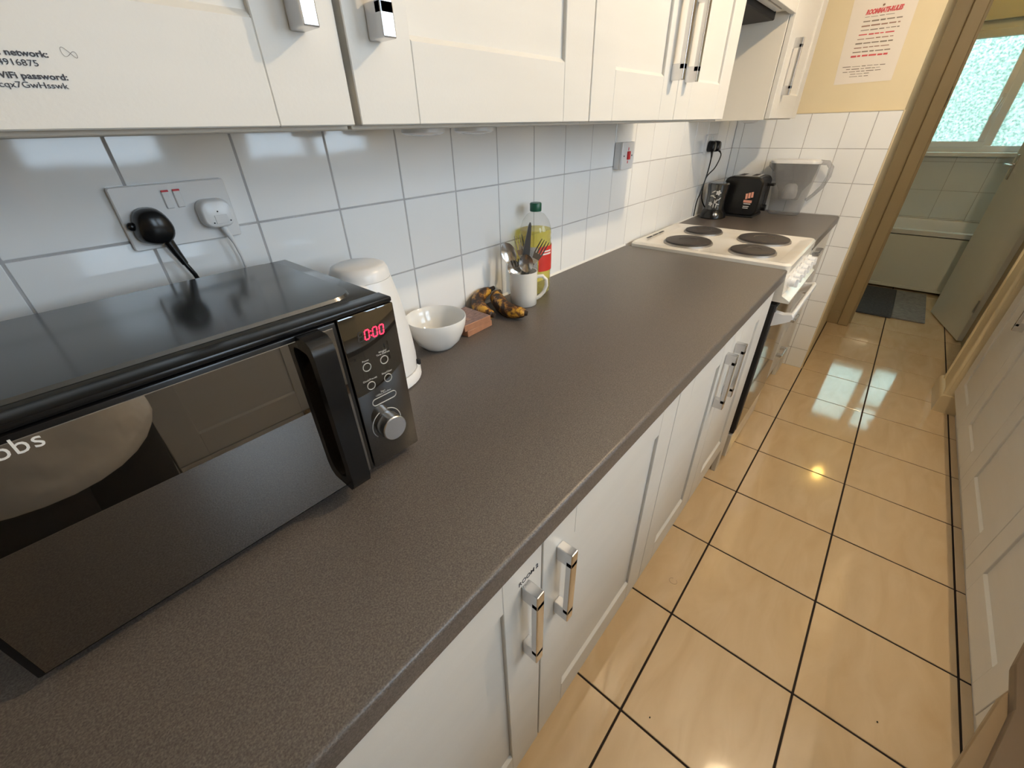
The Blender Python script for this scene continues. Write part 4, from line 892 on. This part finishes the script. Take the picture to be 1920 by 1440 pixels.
# ================================================================== KITCHEN LAMP
kl = thing('pendant_lamp', 'warm bare bulb hanging from the kitchen ceiling', 'lamp', (1.50, -1.21, 2.4))
part('ceiling_rose', MB().lathe((1.50, -1.21, 2.35), [(0.02, 0.012), (0.04, 0.03), (0.045, 0.0495)], 24), 'whiteplastic', kl, 40)
part('cord', MB().cyl((1.50, -1.21, 2.37), (1.50, -1.21, 2.335), 0.003, 8), 'whiteplastic', kl)
part('bulb_holder', MB().lathe((1.50, -1.21, 2.30), [(0.016, -0.004), (0.018, 0.01), (0.012, 0.04)], 20), 'whiteplastic', kl, 40)
M['bulb'] = mat('glowing_bulb', (1, 0.85, 0.6), 0.4, emit=(1.0, 0.76, 0.47), estr=LAMP, bump=0.01)
part('bulb', MB().lathe((1.50, -1.21, 2.22), [(0.006, 0.014), (0.017, 0.019), (0.0225, 0.030), (0.023, 0.044), (0.018, 0.062), (0.013, 0.076)], 24), 'bulb', kl, 80)

# ================================================================== FOREGROUND CONTAINER AND CRUMBS
cn = thing('stool', 'brown wooden stool with a dark pad at the lower right corner', 'stool', (0.60, -1.30, 0))
def slab(poly, z0, z1, b_=0.006):
    cx = sum(q[0] for q in poly)/len(poly); cy = sum(q[1] for q in poly)/len(poly)
    def rg(k, z): return [(cx+(x-cx)*k, cy+(y-cy)*k, z) for x, y in poly]
    return MB().loft([rg(0.97, z0), rg(1.0, z0+b_), rg(1.0, z1-b_), rg(0.97, z1)])
part('seat', slab([(0.44, -1.145), (0.646, -1.219), (0.84, -1.288), (0.872, -1.305), (0.885, -1.33), (0.87, -1.384), (0.44, -1.384)], 0.425, 0.450), 'tan', cn)
part('seat_pad', slab([(0.52, -1.205), (0.80, -1.290), (0.905, -1.300), (0.985, -1.325), (0.99, -1.386), (0.52, -1.386)], 0.4505, 0.475), 'tandark', cn)
for x, y in ((0.50, -1.22), (0.68, -1.30), (0.50, -1.36), (0.68, -1.36)):
    part('leg', MB().tube([(x-0.01, y, 0.0), (x, y, 0.427)], [0.014, 0.016], 12), 'tan', cn, 50)
rg_ = [(0.9985+0.011*math.cos(a), -0.685+0.013*math.sin(a), 0.0008) for a in [0.3+i*0.27 for i in range(21)]]
tag(part('hair_strand', MB().tube(rg_, 0.0005, 5), 'brownink', None, 60), 'thin curled strand lying on the floor tile by the base cupboard', 'strand')
for lab, x, y in (('tiny dark crumb on the floor tile near the brown stool', 0.956, -1.255), ('tiny dark crumb on the floor tile near the base cupboard', 0.578, -0.795)):
    tag(part('crumb', MB().sphere((x, y, 0.0015), 0.0026, 6, (1, .7, .6)), 'dark', None, 60), lab, 'crumb', 'crumbs on the floor')

# ================================================================== THE PERSON TAKING THE PHOTO (seen mirrored in the microwave door)
pe = thing('person', 'person in white shirt and black trousers mirrored in the microwave door, holding a phone', 'person', (-0.15, -1.12, 0))
PX, PY = -0.155, -1.125
fz = Vector((math.cos(0.9), math.sin(0.9), 0)); sz = Vector((fz.y, -fz.x, 0))   # forward, to the person's right
def bp_(f_, s_, z): q = Vector((PX, PY, 0))+fz*f_+sz*s_; return Vector((q.x, q.y, z))
# body: skin-modifier figure
V = []; Eg = []; Rr = []
def vtx(p, r): V.append(p); Rr.append(r); return len(V)-1
def chain(start, pts):
    prev = start
    for p, r in pts:
        i = vtx(p, r)
        if prev is not None: Eg.append((prev, i))
        prev = i
    return prev
pelvis = vtx(bp_(0, 0, 0.92), (0.14, 0.10))
chest = chain(pelvis, [(bp_(0.0, 0, 1.08), (0.135, 0.095)), (bp_(0.0, 0, 1.25), (0.15, 0.10)), (bp_(-0.01, 0, 1.39), (0.13, 0.085))])
neck = chain(chest, [(bp_(0.0, 0, 1.47), (0.055, 0.055)), (bp_(0.015, 0, 1.53), (0.055, 0.058)), (bp_(0.03, 0, 1.60), (0.078, 0.090)), (bp_(0.025, 0, 1.68), (0.076, 0.092)), (bp_(0.02, 0, 1.735), (0.05, 0.06))])
for s in (-1, 1):
    chain(pelvis, [(bp_(0, s*0.085, 0.86), (0.088, 0.088)), (bp_(0.01, s*0.10, 0.68), (0.076, 0.078)), (bp_(0.015, s*0.105, 0.47), (0.055, 0.058)), (bp_(-0.005, s*0.11, 0.30), (0.050, 0.054)), (bp_(-0.02, s*0.115, 0.09), (0.036, 0.040)), (bp_(0.04, s*0.12, 0.045), (0.038, 0.034)), (bp_(0.13, s*0.13, 0.035), (0.036, 0.026))])
    hand = CAM - FW*0.035 + RT*(s*0.085) - UP*0.01
    sh_ = bp_(-0.01, s*0.185, 1.40); el = bp_(0.06, s*0.235, 1.16)
    wr = hand - FW*0.075 + RT*(s*0.012) - UP*0.04
    w = chain(chest, [(sh_, (0.055, 0.055)), ((sh_+el)/2, (0.045, 0.045)), (el, (0.038, 0.038)), ((el+wr)/2, (0.036, 0.036)), (wr, (0.026, 0.024)), (wr*0.5+hand*0.5, (0.034, 0.018)), (hand*0.85+wr*0.15, (0.036, 0.016))])
    for k in range(4):      # four fingers wrap the far side of the phone edge, thumb on the near side
        r0 = hand*0.9+wr*0.1 + UP*(0.026-0.018*k)
        ln = (0.9, 1.0, 0.95, 0.75)[k]
        chain(w, [(r0, (0.0095, 0.0095)), (r0+(FW*0.012+RT*(s*0.012))*ln, (0.009, 0.009)), (r0+FW*0.022*ln-RT*(s*0.006), (0.0085, 0.0085)), (r0+FW*0.020*ln-RT*(s*0.022), (0.007, 0.007))])
    chain(w, [(wr*0.6+hand*0.4+UP*0.03, (0.012, 0.012)), (hand+UP*0.035-FW*0.018, (0.010, 0.010)), (hand+UP*0.03-FW*0.018-RT*(s*0.025), (0.0085, 0.0085))])
me = bpy.data.meshes.new('body'); me.from_pydata([tuple(v) for v in V], Eg, []); 
bo = link('body', me, 'skin', pe)
md = bo.modifiers.new('skin', 'SKIN'); md.use_smooth_shade = True
for i, sv in enumerate(me.skin_vertices[0].data):
    sv.radius = Rr[i]; sv.use_root = (i == pelvis)
ss = bo.modifiers.new('sub', 'SUBSURF'); ss.levels = 1; ss.render_levels = 1
def oval(f0, s0, z, rf, rs, n=28, wob=0.0, ph=0.0):
    return [bp_(f0+(rf+wob*math.sin(5*a+ph))*math.cos(a), s0+(rs+wob*math.sin(4*a+ph))*math.sin(a), z+wob*0.6*math.sin(3*a+ph)) for a in [2*PI*i/n for i in range(n)]]
def hem(f0, rf, rs, z, n=28):
    return [bp_(f0+rf*math.cos(a), rs*math.sin(a), z+0.035*abs(math.sin(a))**2) for a in [2*PI*i/n for i in range(n)]]
part('shirt', MB().loft([hem(0.015, 0.145, 0.205, 0.755), hem(0.015, 0.150, 0.212, 0.765), hem(0.015, 0.150, 0.210, 0.79), oval(0.01, 0, 0.88, 0.142, 0.198, wob=.006), oval(0.01, 0, 0.96, 0.140, 0.190, wob=.008, ph=1), oval(0.005, 0, 1.06, 0.135, 0.185, wob=.008, ph=2), oval(0.0, 0, 1.2, 0.135, 0.195, wob=.006, ph=3), oval(-0.005, 0, 1.33, 0.128, 0.21), oval(-0.01, 0, 1.42, 0.105, 0.19), oval(-0.005, 0, 1.455, 0.075, 0.10), oval(0, 0, 1.475, 0.07, 0.075)], False, False), 'shirt', pe, 80)
for s in (-1, 1):
    sh_ = bp_(-0.01, s*0.185, 1.40); el = bp_(0.06, s*0.235, 1.16)
    part('sleeve', MB().tube([sh_-(el-sh_)*0.12, sh_, sh_*0.45+el*0.55], [0.075, 0.082, 0.078], 16, False), 'shirt', pe, 80)
    lg = [bp_(0, s*0.075, 0.93), bp_(0, s*0.090, 0.82), bp_(0.01, s*0.10, 0.68), bp_(0.015, s*0.105, 0.47), bp_(-0.005, s*0.11, 0.28), bp_(-0.018, s*0.115, 0.10)]
    part('trouser_leg', MB().tube(lg, [0.125, 0.118, 0.100, 0.080, 0.074, 0.066], 20), 'trousers', pe, 80)
    part('shoe', MB().loft([oval(0.045, s*0.123, z, rf, rs, 20) for z, rf, rs in ((0.001, 0.135, 0.044), (0.03, 0.135, 0.046), (0.06, 0.115, 0.044), (0.10, 0.07, 0.044))]), 'blackrubber', pe, 60)
    part('eye', MB().sphere(bp_(0.112, s*0.030, 1.645), 0.010, 8), 'printwhite', pe, 60)
    part('ear', MB().sphere(bp_(0.02, s*0.083, 1.63), 0.024, 8, (.7, .5, 1.2)), 'skin', pe, 60)
part('nose', MB().sphere(bp_(0.122, 0, 1.615), 0.017, 8, (1, 1, 1.3)), 'skin', pe, 60)
part('mouth', MB().sphere(bp_(0.108, 0, 1.575), 0.016, 8, (1.2, 1.2, .35)), 'red', pe, 60)
part('hair', MB().loft([oval(-0.012, 0, 1.64, 0.088, 0.090), oval(0.0, 0, 1.69, 0.108, 0.094), oval(0.012, 0, 1.74, 0.095, 0.080), oval(0.015, 0, 1.772, 0.04, 0.035)]), 'hair', pe, 80)
ph = thing('phone', 'phone held up in both hands by the person', 'phone', tuple(CAM-FW*0.016))
pm_ = Matrix(((RT.x, UP.x, -FW.x, (CAM-FW*0.016).x), (RT.y, UP.y, -FW.y, (CAM-FW*0.016).y), (RT.z, UP.z, -FW.z, (CAM-FW*0.016).z), (0, 0, 0, 1)))
part('case', MB().box(-0.073, 0.073, -0.036, 0.036, -0.0045, 0.0045, 0.003, 2).xf(pm_), 'blackplastic', ph)
part('screen', MB().box(-0.069, 0.069, -0.033, 0.033, 0.0044, 0.0049).xf(pm_), 'mwpanel', ph)
